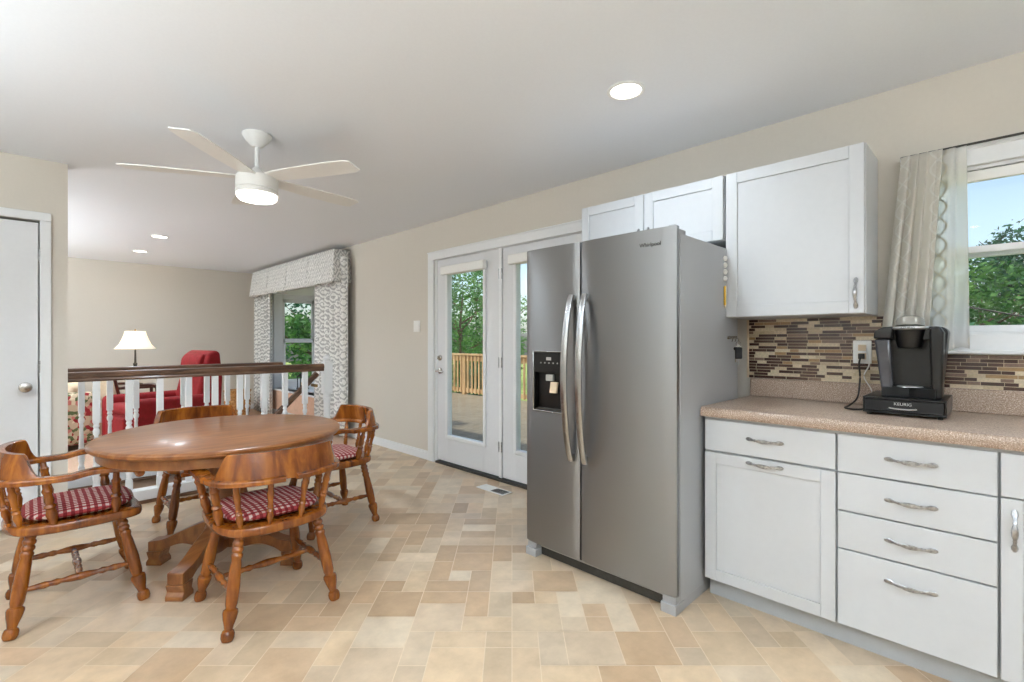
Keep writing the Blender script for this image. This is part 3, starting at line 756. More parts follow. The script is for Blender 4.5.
# ------------------------------------------------------------------ refrigerator
FX, FY0, FY1, FS = 2.045, 1.015, 1.935, 1.548
fr = empty('refrigerator', (FX, FY0, 0), 'stainless steel side-by-side refrigerator with a water dispenser', 'refrigerator')
fw_ = FY1 - FY0
MB().box((.049, .0, .05), (.735, fw_, 1.722)).build('cabinet_shell', M['fside'], fr, bevel=.004)
MB().box((.036, .022, .07), (.049, fw_ - .022, 1.715)).build('door_gasket', M['dark'], fr)
def fdoor(y0, y1, nm, hole=None, bulge=.008, zb=.083, zt=1.752):
    """door with a slightly bowed front, optional dispenser hole (y0,y1,z0,z1)"""
    b = MB()
    ys = [y0 + (y1 - y0) * i / 16 for i in range(17)]; zs = [zb, zt]
    if hole:
        ys = sorted(set([round(v, 4) for v in ys if not (hole[0] - .006 < v < hole[1] + .006)] + [hole[0], hole[1]])); zs = [zb, hole[2], hole[3], zt]
    def xf(y):
        t = (y - y0) / (y1 - y0) * 2 - 1
        return bulge * (t * t) + .006 * max(0, abs(t) - .94) / .06
    vs = []; fs = []; n_ = len(ys)
    for z in zs:
        for y in ys: vs.append((xf(y), y, z))
    for j in range(len(zs) - 1):
        for i in range(n_ - 1):
            if hole and j == 1 and ys[i] >= hole[0] - 1e-6 and ys[i + 1] <= hole[1] + 1e-6: continue
            fs.append((j * n_ + i, j * n_ + i + 1, (j + 1) * n_ + i + 1, (j + 1) * n_ + i))
    b.add(vs, fs)
    t = .036
    q = []; 
    for y in (y0, y1):
        b.add([(xf(y), y, zb), (t, y, zb), (t, y, zt), (xf(y), y, zt)], [(0, 1, 2, 3)])
    b.add([(t, y0, zb), (t, y1, zb), (t, y1, zt), (t, y0, zt)], [(0, 1, 2, 3)])
    for z in (zb, zt):
        vs = [(xf(y), y, z) for y in ys] + [(t, y, z) for y in ys]
        b.add(vs, [(i, i + 1, n_ + i + 1, n_ + i) for i in range(n_ - 1)])
    me = b.build(nm, M['steel'], fr)
    bm = bmesh.new(); bm.from_mesh(me.data); bmesh.ops.remove_doubles(bm, verts=bm.verts, dist=.0003); bmesh.ops.recalc_face_normals(bm, faces=bm.faces); bm.to_mesh(me.data); bm.free()
    me.data.set_sharp_from_angle(angle=R(30))
    return me
s_ = FS - FY0
hl = (1.652 - FY0, 1.868 - FY0, .845, 1.17)
rd = fdoor(0, s_ - .005, 'freezer_door_wide'); rd.name = 'door'
ld = fdoor(s_ + .005, fw_, 'door', hl)
# dispenser in the left door
a, c, zb, zt = hl
b = MB(); w = .008
b.box((-.004, a - w, zb - w), (.01, a, zt + w)); b.box((-.004, c, zb - w), (.01, c + w, zt + w)); b.box((-.004, a, zb - w), (.01, c, zb)); b.box((-.004, a, zt), (.01, c, zt + w))
dp = b.build('dispenser_frame', M['steelh'], ld, bevel=.003)
b = MB(); b.box((.03, a, zb), (.034, c, zt)); b.box((.002, a, zb), (.03, a + .004, zt)); b.box((.002, c - .004, zb), (.03, c, zt)); b.box((.002, a, zb), (.03, c, zb + .006)); b.box((.002, a, zt - .115), (.03, c, zt))
b.build('dispenser_recess', M['black'], dp, bevel=.002)
for k in range(5):
    MB().turned((.0018, a + .045 + k * .03, zt - .06), (.0008, a + .045 + k * .03, zt - .06), [(0, .004), (1, .004)], 10).build('button', M['silver'], dp)
MB().box((.001, a + .09, zt - .045), (.002, a + .125, zt - .028)).build('display', M['silver'], dp)
MB().box((.008, a + .085, zb + .165), (.026, a + .135, zb + .2)).build('ice_spout', M['silver'], dp, bevel=.003)
b = MB(); b.prism([(0, 0), (.012, 0), (.022, .06), (.01, .06)], 0, .05, Matrix.Translation((.004, a + .105, zb + .1)) @ Matrix(((1, 0, 0, 0), (0, 0, -1, 0), (0, 1, 0, 0), (0, 0, 0, 1))))
b.build('dispenser_paddle', M['cream'], dp, bevel=.002)
MB().box((.004, a + .02, zb + .006), (.028, c - .02, zb + .012)).build('drip_grille', M['fdark'], dp)
# curved handles
def fhandle(y, lean, par):
    pts = []; secs = []
    for i in range(25):
        t = i / 24; z = .60 + (1.475 - .60) * t
        bow = math.sin(math.pi * t)
        pts.append((-.012 - .058 * bow ** .7, y + lean * bow, z)); w = .0165 + .003 * bow
        secs.append([(-w, -.006), (w, -.006), (w * 1.0, .004), (w * .6, .008), (-w * .6, .008), (-w, .004)])
    b = MB(); b.sweep(pts, secs, up=Vector((-1, 0, 0)))
    b.box((-.016, y - .012, .60), (.006, y + .012, .635)); b.box((-.016, y - .012, 1.44), (.006, y + .012, 1.475))
    b.build('handle', M['steelh'], par, sharp=50)
fhandle(s_ + .045, .004, ld); fhandle(s_ - .042, -.004, rd)
# feet, grille, hinges
for y0_ in (0, fw_ - .075):
    b = MB(); b.box((.004, y0_, 0), (.09, y0_ + .075, .045)); b.box((.016, y0_ + .004, .045), (.06, y0_ + .071, .078)); b.build('foot_cover', M['fside'], fr, bevel=.003)
MB().box((.055, .076, .004), (.07, fw_ - .076, .07)).build('kick_grille', M['fdark'], fr, bevel=.002)
for q0 in (.004, fw_ - .02): MB().box((.05, q0, 0), (.735, q0 + .016, .052)).build('roller_base', M['fside'], fr)
MB().box((.012, .006, 1.7525), (.034, .04, 1.757)).box((.034, .004, 1.7225), (.11, .05, 1.742)).build('hinge_cover', M['fside'], fr, bevel=.003)
text('Whirlpool', .026, Matrix.Translation((.0005, .125, 1.68)) @ FACE_MX, M['fdark'], rd, ext=.001)
# things stuck on the fridge side (its -Y side)
sy = FY0
for k in range(4):
    o = tag(MB().turned((2.590, sy - .0005, 1.665 - k * .035), (2.590, sy - .016, 1.665 - k * .035), [(0, .012), (.3, .0145), (.7, .012), (1, .005)], 14).build('magnet', M['white_pl']),
            'round white magnet on the refrigerator side, ' + ['topmost', 'second from top', 'third from top', 'lowest'][k] + ' of the row of four', 'magnet', 'round white magnets on the refrigerator side')
o = empty('pencil', (2.585, sy - .006, 1.42), 'yellow pencil held upright on the refrigerator side below the magnets', 'pencil')
MB().turned((0, 0, 0), (0, 0, .1), [(0, .005), (1, .005)], 6).build('pencil_barrel', M['yellow'], o)
MB().turned((0, 0, 0), (0, 0, -.016), [(0, .005), (1, .001)], 6).build('pencil_tip', M['cream'], o)
hk = empty('key_hook', (2.70, sy - .001, 1.25), 'small silver magnetic hook rack holding keys on the refrigerator side', 'hook')
MB().box((-.075, -.004, -.008), (.06, 0, .008)).build('hook_plate', M['nickel'], hk, bevel=.002)
for dx in (-.06, -.018, .025): MB().tube([(dx, -.004, 0), (dx, -.02, -.004), (dx, -.026, -.014), (dx, -.02, -.022), (dx, -.024, -.01)], .003, 6).build('hook', M['nickel'], hk)
ky = empty('key_bunch', (2.725, sy - .024, 1.215), 'bunch of keys with a black car fob hanging from the hook beside the wall cabinet', 'keys', rz=R(-45))
rg = [(0 + .014 * math.cos(a * math.pi / 8), .0, .014 * math.sin(a * math.pi / 8)) for a in range(17)]
MB().tube(rg, .0015, 6, up=Vector((0, 1, 0))).build('key_ring', M['nickel'], ky)
b = MB(); b.box((-.019, -.008, -.08), (.019, .006, -.016)); b.build('key_fob', M['blackmatte'], ky, bevel=.006, seg=3)
b = MB(); b.turned((.006, .011, -.012), (.006, .013, -.012), [(0, .011), (1, .011)], 14); b.box((.003, .011, -.115), (.009, .013, -.016)); b.build('key', M['silver'], ky)
b = MB(); b.turned((-.012, .008, -.024), (-.012, .010, -.024), [(0, .011), (1, .011)], 14); b.box((-.015, .008, -.098), (-.009, .010, -.03)); b.build('key', M['nickel'], ky)

# ------------------------------------------------------------------ outlet, coffee maker, switch, vent
ol = empty('power_outlet', (WX - .009, .474, 1.178), 'white double outlet in the mosaic backsplash beside the coffee maker', 'outlet')
MB().box((-.006, -.038, -.057), (0, .038, .057)).build('wall_plate', M['white_pl'], ol, bevel=.003)
for dz in (-.021, .021):
    MB().box((-.009, -.017, dz - .015), (-.006, .017, dz + .015)).build('socket', M['cream'], ol, bevel=.002)
b = MB(); b.box((-.036, -.012, -.034), (-.009, .012, -.008)); b.build('plug', M['black'], ol, bevel=.003)
cord_pts = (spline([(WX - .044, .474, 1.155), (WX - .066, .478, 1.12), (WX - .06, .475, 1.05), (WX - .09, .48, .96), (WX - .16, .5, .926), (WX - .26, .5, .9245), (WX - .3, .46, .9245), (WX - .24, .42, .9245), (WX - .2, .409, .93)], 6))
cd = MB().tube(spline([(WX - .014, .458, 1.195), (WX - .05, .44, 1.12), (WX - .055, .46, 1.06), (WX - .05, .43, .99), (WX - .06, .45, .94), (WX - .1, .43, .924), (WX - .1, .40, .924)], 6), .0028, 8).build('charging_cable', M['white_pl'])
tag(cd, 'thin white cord behind the coffee maker below the outlet', 'cord')

CT = .9202
sd = empty('pod_drawer', (2.545, .14, CT), 'black coffee pod drawer stand under the coffee maker', 'coffee pod drawer')
b = MB(); b.box((0, 0, .010), (.33, .27, .018)); b.box((0, 0, .068), (.33, .27, .076)); b.box((0, 0, .018), (.33, .006, .068)); b.box((0, .264, .018), (.33, .27, .068)); b.box((.324, .006, .018), (.33, .264, .068))
b.build('housing', M['black'], sd, bevel=.002)
dr = MB().box((-.003, .008, .020), (.30, .262, .066)).build('drawer', M['blackmatte'], sd, bevel=.0015)
b = MB(); pts = [(-.006, .135 + .045 * math.cos(t * math.pi / 10), .036 - .004 * math.sin(t * math.pi / 10)) for t in range(11)]
b.tube(pts, .0028, 6); b.build('handle', M['silver'], dr)
text('KEURIG', .017, Matrix.Translation((-.0035, .135, .052)) @ FACE_MX, M['silver'], dr)
for x, y in ((.02, .02), (.31, .02), (.02, .25), (.31, .25)): MB().cyl((x, y, 0), (x, y, .011), .009, 10).build('foot', M['rubber'], sd)
cm = empty('coffee_maker', (2.575, .262, CT + .0765), 'black single-cup coffee maker with silver trim standing on the pod drawer', 'coffee maker')
MB().tube([p - cm.location for p in cord_pts], .004, 8).build('power_cord', M['rubber'], cm)
# body: hourglass silhouette in YZ, extruded in X
def sil(w0, w1, h, n=10):
    pts = [(-w0, 0), (w0, 0)]
    for i in range(n + 1):
        a = i / n * math.pi / 2; pts.append((w1 - .035 + .035 * math.cos(a), h - .03 + .03 * math.sin(a)))
    for i in range(n + 1):
        a = math.pi / 2 + i / n * math.pi / 2; pts.append((-w1 + .035 + .035 * math.cos(a), h - .03 + .03 * math.sin(a)))
    return pts
YZ = Matrix(((0, 0, 1, 0), (1, 0, 0, 0), (0, 1, 0, 0), (0, 0, 0, 1)))
MB().prism(sil(.094, .118, .298), .11, .25, YZ).build('body', M['black'], cm, bevel=.006)
# front side columns (right) and tank column (left)
b = MB(); b.prism([(-.118, .0), (-.085, 0), (-.078, .25), (-.078, .29), (-.108, .298), (-.122, .27)][::1], .02, .112, YZ @ Matrix.Translation((.012, 0, 0))); b.build('side_panel', M['black'], cm, bevel=.008)
tm = mat('smoked_water_tank', (62, 62, 68), .12, coat=.6, noise=(12, 14))
b = MB(); b.prism([(.052, .022), (.092, .022), (.118, .245), (.06, .245)], .025, .112, YZ); b.build('water_tank', tm, cm, bevel=.01)
b = MB(); b.prism([(.055, .246), (.119, .246), (.116, .278), (.085, .296), (.052, .298)], .02, .112, YZ); b.build('tank_lid', M['black'], cm, bevel=.006)
# top panel bridging front
b = MB(); b.prism([(-.078, .24), (.056, .24), (.054, .296), (-.078, .296)], .045, .115, YZ); b.build('top_panel', M['black'], cm, bevel=.005)
# brew head
b = MB(); b.turned((.062, 0, .205), (.062, 0, .285), [(0, .034), (.06, .04), (.5, .048), (1, .055)], 28); b.build('brew_head', M['black'], cm)
b = MB(); b.turned((.062, 0, .284), (.062, 0, .298), [(0, .058), (.4, .066), (.9, .064), (1, .058)], 28); b.build('brew_head_ring', M['silver'], cm)
b = MB(); b.turned((.07, 0, .297), (.078, 0, .338), [(0, .05), (.5, .049), (.85, .043), (1, .03)], 28); b.build('brew_lid', mat('grey_lid_plastic', (150, 146, 138), .3, .3, noise=(30, 5)), cm)
text('KEURIG', .0135, Matrix.Translation((-.006, 0, .291)) @ FACE_MX, M['blackmatte'], cm)
b = MB()
for k in range(3): b.box((.06, -.112 + k * .013, .2975), (.075, -.104 + k * .013, .3)) if False else b.turned((.07, -.088 - k * .01, .2955), (.07, -.088 - k * .01, .2995), [(0, .004), (1, .0035)], 10)
b.build('button_panel', M['silver'], cm)
# base with drip tray
b = MB(); pl = [(.115, -.094)] + [(.05 - .05 * math.cos(a), -.088 * math.cos(math.pi * i / 12)) for i, a in enumerate([math.pi / 2 * (1 - abs(i - 6) / 6) for i in range(13)])] + [(.115, .094)]
b.prism(pl, 0, .042); b.build('drip_tray', M['blackmatte'], cm, bevel=.005)
b = MB(); b.turned((.07, 0, .042), (.07, 0, .045), [(0, .045), (1, .043)], 24); b.build('drip_grate', M['silver'], cm)

sw = empty('light_switch', (WX, 4.37, 1.385), 'white double rocker light switch on the wall left of the glass doors', 'light switch')
MB().box((-.006, -.058, -.06), (0, .058, .06)).build('wall_plate', M['white_pl'], sw, bevel=.003)
for dy in (-.023, .023): MB().box((-.010, dy - .014, -.032), (-.006, dy + .014, .032)).build('rocker', M['white_pl'], sw, bevel=.002)

vt = empty('floor_vent', (2.672, 2.78, 0), 'white metal floor vent in the tiles in front of the glass doors', 'vent')
b = MB(); b.box((0, 0, .0005), (.115, .32, .003)); b.box((.0, .0, .003), (.115, .015, .006)); b.box((0, .305, .003), (.115, .32, .006)); b.box((0, .015, .003), (.012, .305, .006)); b.box((.103, .015, .003), (.115, .305, .006)); b.box((.012, .16, .003), (.103, .305, .0055)); b.build('vent_frame', M['white_pl'], vt, bevel=.001)
b = MB(); b.box((.014, .017, .003), (.101, .158, .0036)); b.build('vent_opening', M['fdark'], vt)
b = MB()
for k in range(9): b.box((.014, .022 + k * .015, .0036), (.101, .026 + k * .015, .0055))
b.build('louvers', M['pewter'], vt)

# ------------------------------------------------------------------ ceiling fixtures
def can_light(x, y, label):
    root = empty('recessed_light', (x, y, CEIL), label, 'ceiling light', 'recessed ceiling lights')
    b = MB(); n_ = 32; vs = []; fs = []
    for r, z in ((.088, 0), (.09, -.006), (.076, -.009), (.07, -.004), (.07, 0)):
        for k in range(n_): a = 2 * math.pi * k / n_; vs.append((r * math.cos(a), r * math.sin(a), z))
    for i in range(4):
        for k in range(n_): k2 = (k + 1) % n_; fs.append((i * n_ + k, i * n_ + k2, (i + 1) * n_ + k2, (i + 1) * n_ + k))
    b.add(vs, fs); b.build('trim_ring', M['fan'], root)
    MB().cyl((0, 0, -.001), (0, 0, -.005), .071, 32).build('lens', M['lens'], root)
for (x, y), t in zip(CANS_SEEN, ['large-looking round recessed ceiling light nearest the camera, above the refrigerator', 'round recessed light in the living room ceiling, nearer of the two small ones', 'round recessed light in the living room ceiling, farther of the two small ones']): can_light(x, y, t)
for x, y in CANS_BACK: can_light(x, y, 'round recessed ceiling light outside the photo')
for (x, y, z, a, b_, up, dn), lb in zip(FILL_LIGHTS, ['added long white hanging fill light behind the camera', 'added white hanging fill light left of the dining table, out of view', 'added white hanging fill light in the hidden part of the living room']):
    fx_ = empty('fill_fixture', (x, y, CEIL), lb, 'ceiling light'); q = z - CEIL  # unseen fixture, added to lift the ceiling brightness
    MB().box((-a / 2, -b_ / 2, q + .008), (a / 2, b_ / 2, q + .04)).build('light_body', M['fan'], fx_)
    MB().box((-a / 2 + .02, -b_ / 2 + .02, q + .04), (a / 2 - .02, b_ / 2 - .02, q + .05)).build('upper_diffuser', M['lens2'], fx_)
    MB().box((-a / 2 + .02, -b_ / 2 + .02, q), (a / 2 - .02, b_ / 2 - .02, q + .008)).build('lower_diffuser', M['lens2'], fx_)
    for s2 in (-1, 1): MB().cyl((s2 * a * .35, s2 * b_ * .35, q + .05), (s2 * a * .35, s2 * b_ * .35, 0), .004, 8).build('suspension_wire', M['fdark'], fx_)
FC = (.955, 3.066)
fn = empty('ceiling_fan', (FC[0], FC[1], 0), 'white five-blade ceiling fan with a lit round lamp over the dining table', 'ceiling fan')
MB().turned((0, 0, CEIL), (0, 0, CEIL - .075), [(0, .078), (.12, .08), (.5, .062), (.9, .034), (1, .022)], 32).build('canopy', M['fan'], fn)
MB().cyl((0, 0, CEIL - .06), (0, 0, 2.2), .013, 14).turned((0, 0, 2.245), (0, 0, 2.2), [(0, .02), (.5, .034), (1, .04)], 20).build('downrod', M['fan'], fn)
MB().turned((0, 0, 2.205), (0, 0, 2.085), [(0, .05), (.05, .10), (.15, .112), (.72, .112), (.76, .106), (.80, .112), (1, .112)], 40).build('motor_housing', M['fan'], fn)
MB().turned((0, 0, 2.085), (0, 0, 2.05), [(0, .106), (.4, .107), (.8, .096), (1, .07)], 40).build('light_lens', mat('lit_fan_lens', (255, 250, 240), .4, emit=((255, 248, 236), 7.0)), fn)
lamp('ceiling_fan_light', (FC[0], FC[1], 2.045), .15, 11)
for k in range(5):
    th = R(-45 + 198 + 72 * k)
    b = MB(); pitch = R(-7)
    sec = [(.09, .045), (.16, .055), (.3, .066), (.55, .07), (.635, .066), (.668, .05)]
    vs = []; fs = []
    for r, w in sec:
        for s2, dz in ((-w, -.003), (w, -.003), (w, .003), (-w, .003)):
            v = Vector((r, s2 * math.cos(pitch), s2 * math.sin(pitch) + dz + 2.185)); v.rotate(Matrix.Rotation(th, 3, 'Z')); vs.append(v)
    for i in range(len(sec) - 1):
        for q in range(4): q2 = (q + 1) % 4; fs.append((i * 4 + q, i * 4 + q2, (i + 1) * 4 + q2, (i + 1) * 4 + q))
    fs += [(3, 2, 1, 0), tuple(len(vs) - 4 + q for q in range(4))]
    b.add(vs, fs); bl = b.build('blade', M['fan'], fn, sharp=40)

# ------------------------------------------------------------------ dining table
TC = (.768, 2.955)
tb = empty('dining_table', (TC[0], TC[1], 0), 'round honey oak pedestal dining table', 'table')
TR = .578
def ring(r0, r1, z0, z1, seg=96):
    b = MB(); vs = []
    for r, z in ((r0, z0), (r1, z0), (r1, z1), (r0, z1)):
        for k in range(seg): a = 2 * math.pi * k / seg; vs.append((r * math.cos(a), r * math.sin(a), z))
    return b.add(vs, [(i * seg + k, i * seg + (k + 1) % seg, ((i + 1) % 4) * seg + (k + 1) % seg, ((i + 1) % 4) * seg + k) for i in range(4) for k in range(seg)])
MB().turned((0, 0, .716), (0, 0, .75), [(0, TR - .02), (.1, TR - .008), (.35, TR), (.7, TR), (.9, TR - .006), (1, TR - .014)], 96).build('tabletop', M['table'], tb)
ring(TR - .06, TR - .035, .672, .716).build('apron', M['table'], tb, bevel=.002)
b = MB(); b.box((-.25, -.05, .68), (.25, .05, .716)); b.box((-.05, -.25, .68), (.05, .25, .716)); b.build('top_brace', M['table'], tb)
# pedestal column: square tapered core with turned shoulder
PX, PY = .012, .085
MB().turned((PX, PY, .16), (PX, PY, .69), [(0, .085), (.1, .095), (.2, .075), (.26, .085), (.32, .062), (.45, .075), (.7, .09), (.85, .07), (.9, .08), (.96, .1), (1, .11)], 28).build('pedestal_column', M['table'], tb)
for k in range(4):
    th = R(45 + 90 * k); mt = Matrix.Translation((PX, PY, 0)) @ Matrix.Rotation(th, 4, 'Z') @ Matrix.Diagonal((.87, .86, 1, 1))
    # side profile in (r, z)
    top = spline([(.02, .25, 0), (.12, .235, 0), (.25, .19, 0), (.36, .145, 0), (.46, .13, 0)], 5)
    bot = spline([(.38, .075, 0), (.33, .10, 0), (.24, .12, 0), (.12, .10, 0), (.02, .1, 0)], 5)
    poly = [(p.x, p.y) for p in top] + [(.46, .075)] + [(p.x, p.y) for p in bot]
    m4 = mt @ Matrix(((1, 0, 0, 0), (0, 0, -1, 0), (0, 1, 0, 0), (0, 0, 0, 1)))
    b = MB(); b.prism(poly, -.045, .045, m4)
    fp = [(.375, 0), (.47, 0), (.47, .02), (.455, .04), (.468, .075), (.378, .075), (.39, .04), (.375, .02)]
    b.prism(fp, -.05, .05, m4)
    b.build('foot', M['table'], tb, bevel=.004)

# ------------------------------------------------------------------ captain's chairs
LEG = [(0, .017), (.03, .021), (.06, .018), (.08, .023), (.1, .023), (.12, .018), (.14, .023), (.16, .023), (.18, .018), (.2, .023), (.22, .023), (.245, .019), (.3, .022), (.5, .026), (.66, .024), (.7, .02), (.715, .028), (.74, .03), (.8, .026), (.86, .019), (.895, .016), (.905, .022), (.93, .026), (.97, .026), (1, .021)]
SPN = [(0, .008), (.1, .010), (.22, .0155), (.3, .0125), (.34, .016), (.38, .010), (.42, .0145), (.46, .0105), (.6, .0125), (.72, .016), (.8, .011), (.86, .013), (1, .009)]
POST = [(0, .012), (.1, .015), (.25, .021), (.38, .016), (.43, .022), (.48, .014), (.55, .018), (.7, .015), (.78, .019), (.83, .013), (1, .012)]
def make_chair(label):
    root = empty('captains_chair', (0, 0, 0), label, 'chair', 'captain chairs around the dining table')
    # seat outline
    half = [(0, .215), (.11, .222), (.19, .22), (.225, .195), (.238, .12), (.245, 0), (.235, -.12), (.19, -.205), (.1, -.245), (0, -.255)]
    pts = spline([(x, y, 0) for x, y in half], 5); poly = [(p.x, p.y) for p in pts] + [(-p.x, p.y) for p in pts[-2:0:-1]]
    b = MB(); n_ = len(poly); rings = [(.93, .398), (.985, .405), (1, .415), (1, .43), (.985, .438), (.92, .443), (.6, .436), (.3, .434)]
    vs = [(x * s, y * s, z) for s, z in rings for x, y in poly]
    fs = [tuple(range(n_))[::-1]] + [(i * n_ + k, i * n_ + (k + 1) % n_, (i + 1) * n_ + (k + 1) % n_, (i + 1) * n_ + k) for i in range(len(rings) - 1) for k in range(n_)] + [tuple((len(rings) - 1) * n_ + k for k in range(n_))]
    b.add(vs, fs); b.build('seat', M['chair'], root, sharp=45)
    tops = {}; feet = {}
    for sx in (-1, 1):
        for sy_ in (-1, 1):
            p0 = Vector((sx * .165, sy_ * .15 - .01, .405)); p1 = Vector((sx * .23, sy_ * .225, 0)); tops[sx, sy_] = p0; feet[sx, sy_] = p1
            MB().turned(p0, p1, LEG, 16).build('leg', M['chair'], root)
    def onleg(k, t): return tops[k].lerp(feet[k], t)
    STR = [(0, .009), (.1, .011), (.2, .015), (.25, .011), (.3, .015), (.34, .010), (.42, .015), (.5, .018), (.58, .015), (.66, .010), (.7, .015), (.75, .011), (.8, .015), (.9, .011), (1, .009)]
    for sx in (-1, 1): MB().turned(onleg((sx, -1), .56), onleg((sx, 1), .56), STR, 12).build('stretcher', M['chair'], root)
    a = (onleg((-1, -1), .56) + onleg((-1, 1), .56)) / 2; c = (onleg((1, -1), .56) + onleg((1, 1), .56)) / 2
    MB().turned(a, c, STR, 12).build('stretcher', M['chair'], root)
    # arm bow
    hp = [(.275, .195), (.277, .10), (.268, 0), (.262, -.08), (.248, -.16), (.205, -.225), (.11, -.268), (0, -.282)]
    bow = spline([(x, y, .648 + (.012 if y > 0 else 0) * 0) for x, y in hp], 5)
    full = bow + [Vector((-p.x, p.y, p.z)) for p in bow[-2::-1]]
    # arms: the outer thirds, one mesh each
    m_ = len(full); cut_ = 34
    def sec(w, t, lift=0): return [(-w, -t + lift), (w, -t + lift), (w, t * .6 + lift), (w * .7, t + lift), (-w * .7, t + lift), (-w, t * .6 + lift)]
    for side in (0, 1):
        seq = full[:cut_ + 1] if side == 0 else full[::-1][:cut_ + 1]
        b = MB(); secs = []
        for i, p in enumerate(seq):
            w = .030 if i > 6 else .030 + .009 * math.sin(min(1, (7 - i) / 4) * math.pi / 2)
            secs.append(sec(w, .0125))
        seq2 = [Vector((p.x, p.y, p.z - .006 + (.014 * math.sin((i - 1) / 11 * math.pi) if 1 <= i <= 12 else 0) - (.012 if i == 0 else 0))) for i, p in enumerate(seq)]
        b.sweep(seq2, secs)
        e = seq2[0]   # knuckle scroll
        b.turned((e.x - .036, e.y + .002, e.z - .008), (e.x + .036, e.y + .002, e.z - .008), [(0, .012), (.05, .019), (.95, .019), (1, .012)], 16)
        b.build('arm', M['chair'], root, bevel=.003, sharp=50)
    # crest rail: tall curved board over the back of the bow
    arc = spline([(.256, -.125, 0), (.238, -.185, 0), (.195, -.232, 0), (.105, -.268, 0), (0, -.28, 0)], 7)
    arc = arc + [Vector((-p.x, p.y, 0)) for p in arc[-2::-1]]
    b = MB(); pts = []; secs = []; na = len(arc)
    for i, p in enumerate(arc):
        u = min(i, na - 1 - i) / (na / 2); 
        h = .028 + .092 * max(0, min(1, (u - .04) / .26)) ** 1.0
        s3 = max(0, min(1, (u - .04) / .28)); h = .018 + .098 * (s3 * s3 * (3 - 2 * s3)) + .006 * math.sin(u * math.pi / 2)
        pts.append(Vector((p.x, p.y, .638))); t = .0145; ln = -.022 * h / .12
        sgn = 1
        secs.append([(-t, 0), (t, 0), (t + ln * -1 * .6, h * .6), (t + .022 * h / .12, h - .005), (t - .006 + .022 * h / .12, h), (-t + .022 * h / .12 + .004, h), (-t + .012 * h / .12, h * .55)])
    b.sweep(pts, secs); b.build('crest_rail', M['chair'], root, sharp=50)
    # spindles
    for sx in (-1, 1):
        MB().turned((sx * .215, .12, .435), (sx * .268, .115, .64), POST, 14).build('arm_post', M['chair'], root)
        MB().turned((sx * .222, -.09, .435), (sx * .256, -.12, .64), POST, 14).build('arm_post', M['chair'], root)
    for x0, y0_, x1, y1_ in ((.17, -.195, .2, -.226), (.065, -.23, .075, -.272)):
        for sx in (-1, 1): MB().turned((sx * x0, y0_, .435), (sx * x1, y1_, .64), SPN, 12).build('spindle', M['chair'], root)
    return root
def make_cushion(label):
    def prof(u, v):
        a = u * 2 * math.pi; ca, sa = math.cos(a), math.sin(a)
        sx = .205 * (abs(ca) ** .62) * (1 if ca > 0 else -1); sy_ = .198 * (abs(sa) ** .62) * (1 if sa > 0 else -1)
        ph = (v - .5) * math.pi; r = math.cos(ph) ** .45 if abs(ph) < math.pi / 2 - 1e-4 else 0
        z = .027 * math.sin(ph)
        z = z if z < 0 else z * (.92 + .08 * math.cos(sx * r * 45) * math.cos(sy_ * r * 45))
        return (sx * r, sy_ * r, z + .0275)
    o = MB().grid(prof, 56, 20).build('seat_cushion', M['gingham'], None, sharp=80)
    bm = bmesh.new(); bm.from_mesh(o.data); bmesh.ops.remove_doubles(bm, verts=bm.verts, dist=.0005); bmesh.ops.recalc_face_normals(bm, faces=bm.faces); bm.to_mesh(o.data); bm.free()
    tag(o, label, 'cushion', 'red gingham seat cushions'); return o
spots = [((.812, 2.462), 0, 'wooden captain chair in front of the table, its back to the camera', 'red and white gingham cushion on the chair whose back faces the camera'),
         ((.175, 3.115), -90, 'wooden captain chair left of the table, by the white closet door', 'red and white gingham cushion on the chair left of the table'),
         ((1.47, 3.24), 90, 'wooden captain chair right of the table, nearest the glass doors', 'red and white gingham cushion on the chair right of the table'),
         ((.85, 3.82), 180, 'wooden captain chair behind the table, beside the balustrade', 'red and white gingham cushion on the chair behind the table')]
ch0 = make_chair(spots[0][2]); cu0 = make_cushion(spots[0][3])
for i, ((x, y), rz, lb, lc) in enumerate(spots):
    c_ = ch0 if i == 0 else copy_tree(ch0); c_.location = (x, y, 0); c_.rotation_euler = (0, 0, R(rz)); c_['label'] = lb
    k_ = cu0 if i == 0 else copy_tree(cu0); f = Matrix.Rotation(R(rz), 3, 'Z') @ Vector((0, .005, 0))
    k_.location = (x + f.x, y + f.y, .437); k_.rotation_euler = (0, 0, R(rz)); k_['label'] = lc

# ------------------------------------------------------------------ living room furniture
def soft(b, nm, m, par, bev=.03, seg=4): return b.build(nm, m, par, bevel=bev, seg=seg)
rc = empty('recliner', (1.12, 6.77, 0), 'bright red upholstered recliner with tall back behind the balustrades', 'armchair', rz=R(100))
# local: faces +Y, width in X
soft(MB().box((-.33, -.3, .12), (.33, .42, .44)), 'seat_base', M['red'], rc)
soft(MB().box((-.29, -.25, .44), (.29, .45, .54)), 'seat_cushion', M['red'], rc, .04)
for s2 in (-1, 1):
    soft(MB().box((s2 * .30, -.38, .1), (s2 * .46, .46, .62)), 'armrest', M['red'], rc, .06)
b = MB(); yz = [(-.48, .30), (-.27, .30), (-.22, .6), (-.28, .85), (-.33, 1.08), (-.40, 1.12), (-.47, 1.1), (-.50, .8)]
b.prism(yz, -.31, .31, YZ); soft(b, 'backrest', M['red'], rc, .045)
b = MB(); b.prism([(-.29, .82), (-.24, .88), (-.26, 1.02), (-.32, 1.09), (-.36, 1.0)], -.25, .25, YZ); soft(b, 'headrest', M['red'], rc, .03)
soft(MB().box((-.28, .42, .14), (.28, .47, .42)), 'footrest', M['red'], rc, .02)
MB().box((-.3, -.34, 0), (.3, .36, .1)).build('base_frame', M['blackmatte'], rc, bevel=.01)
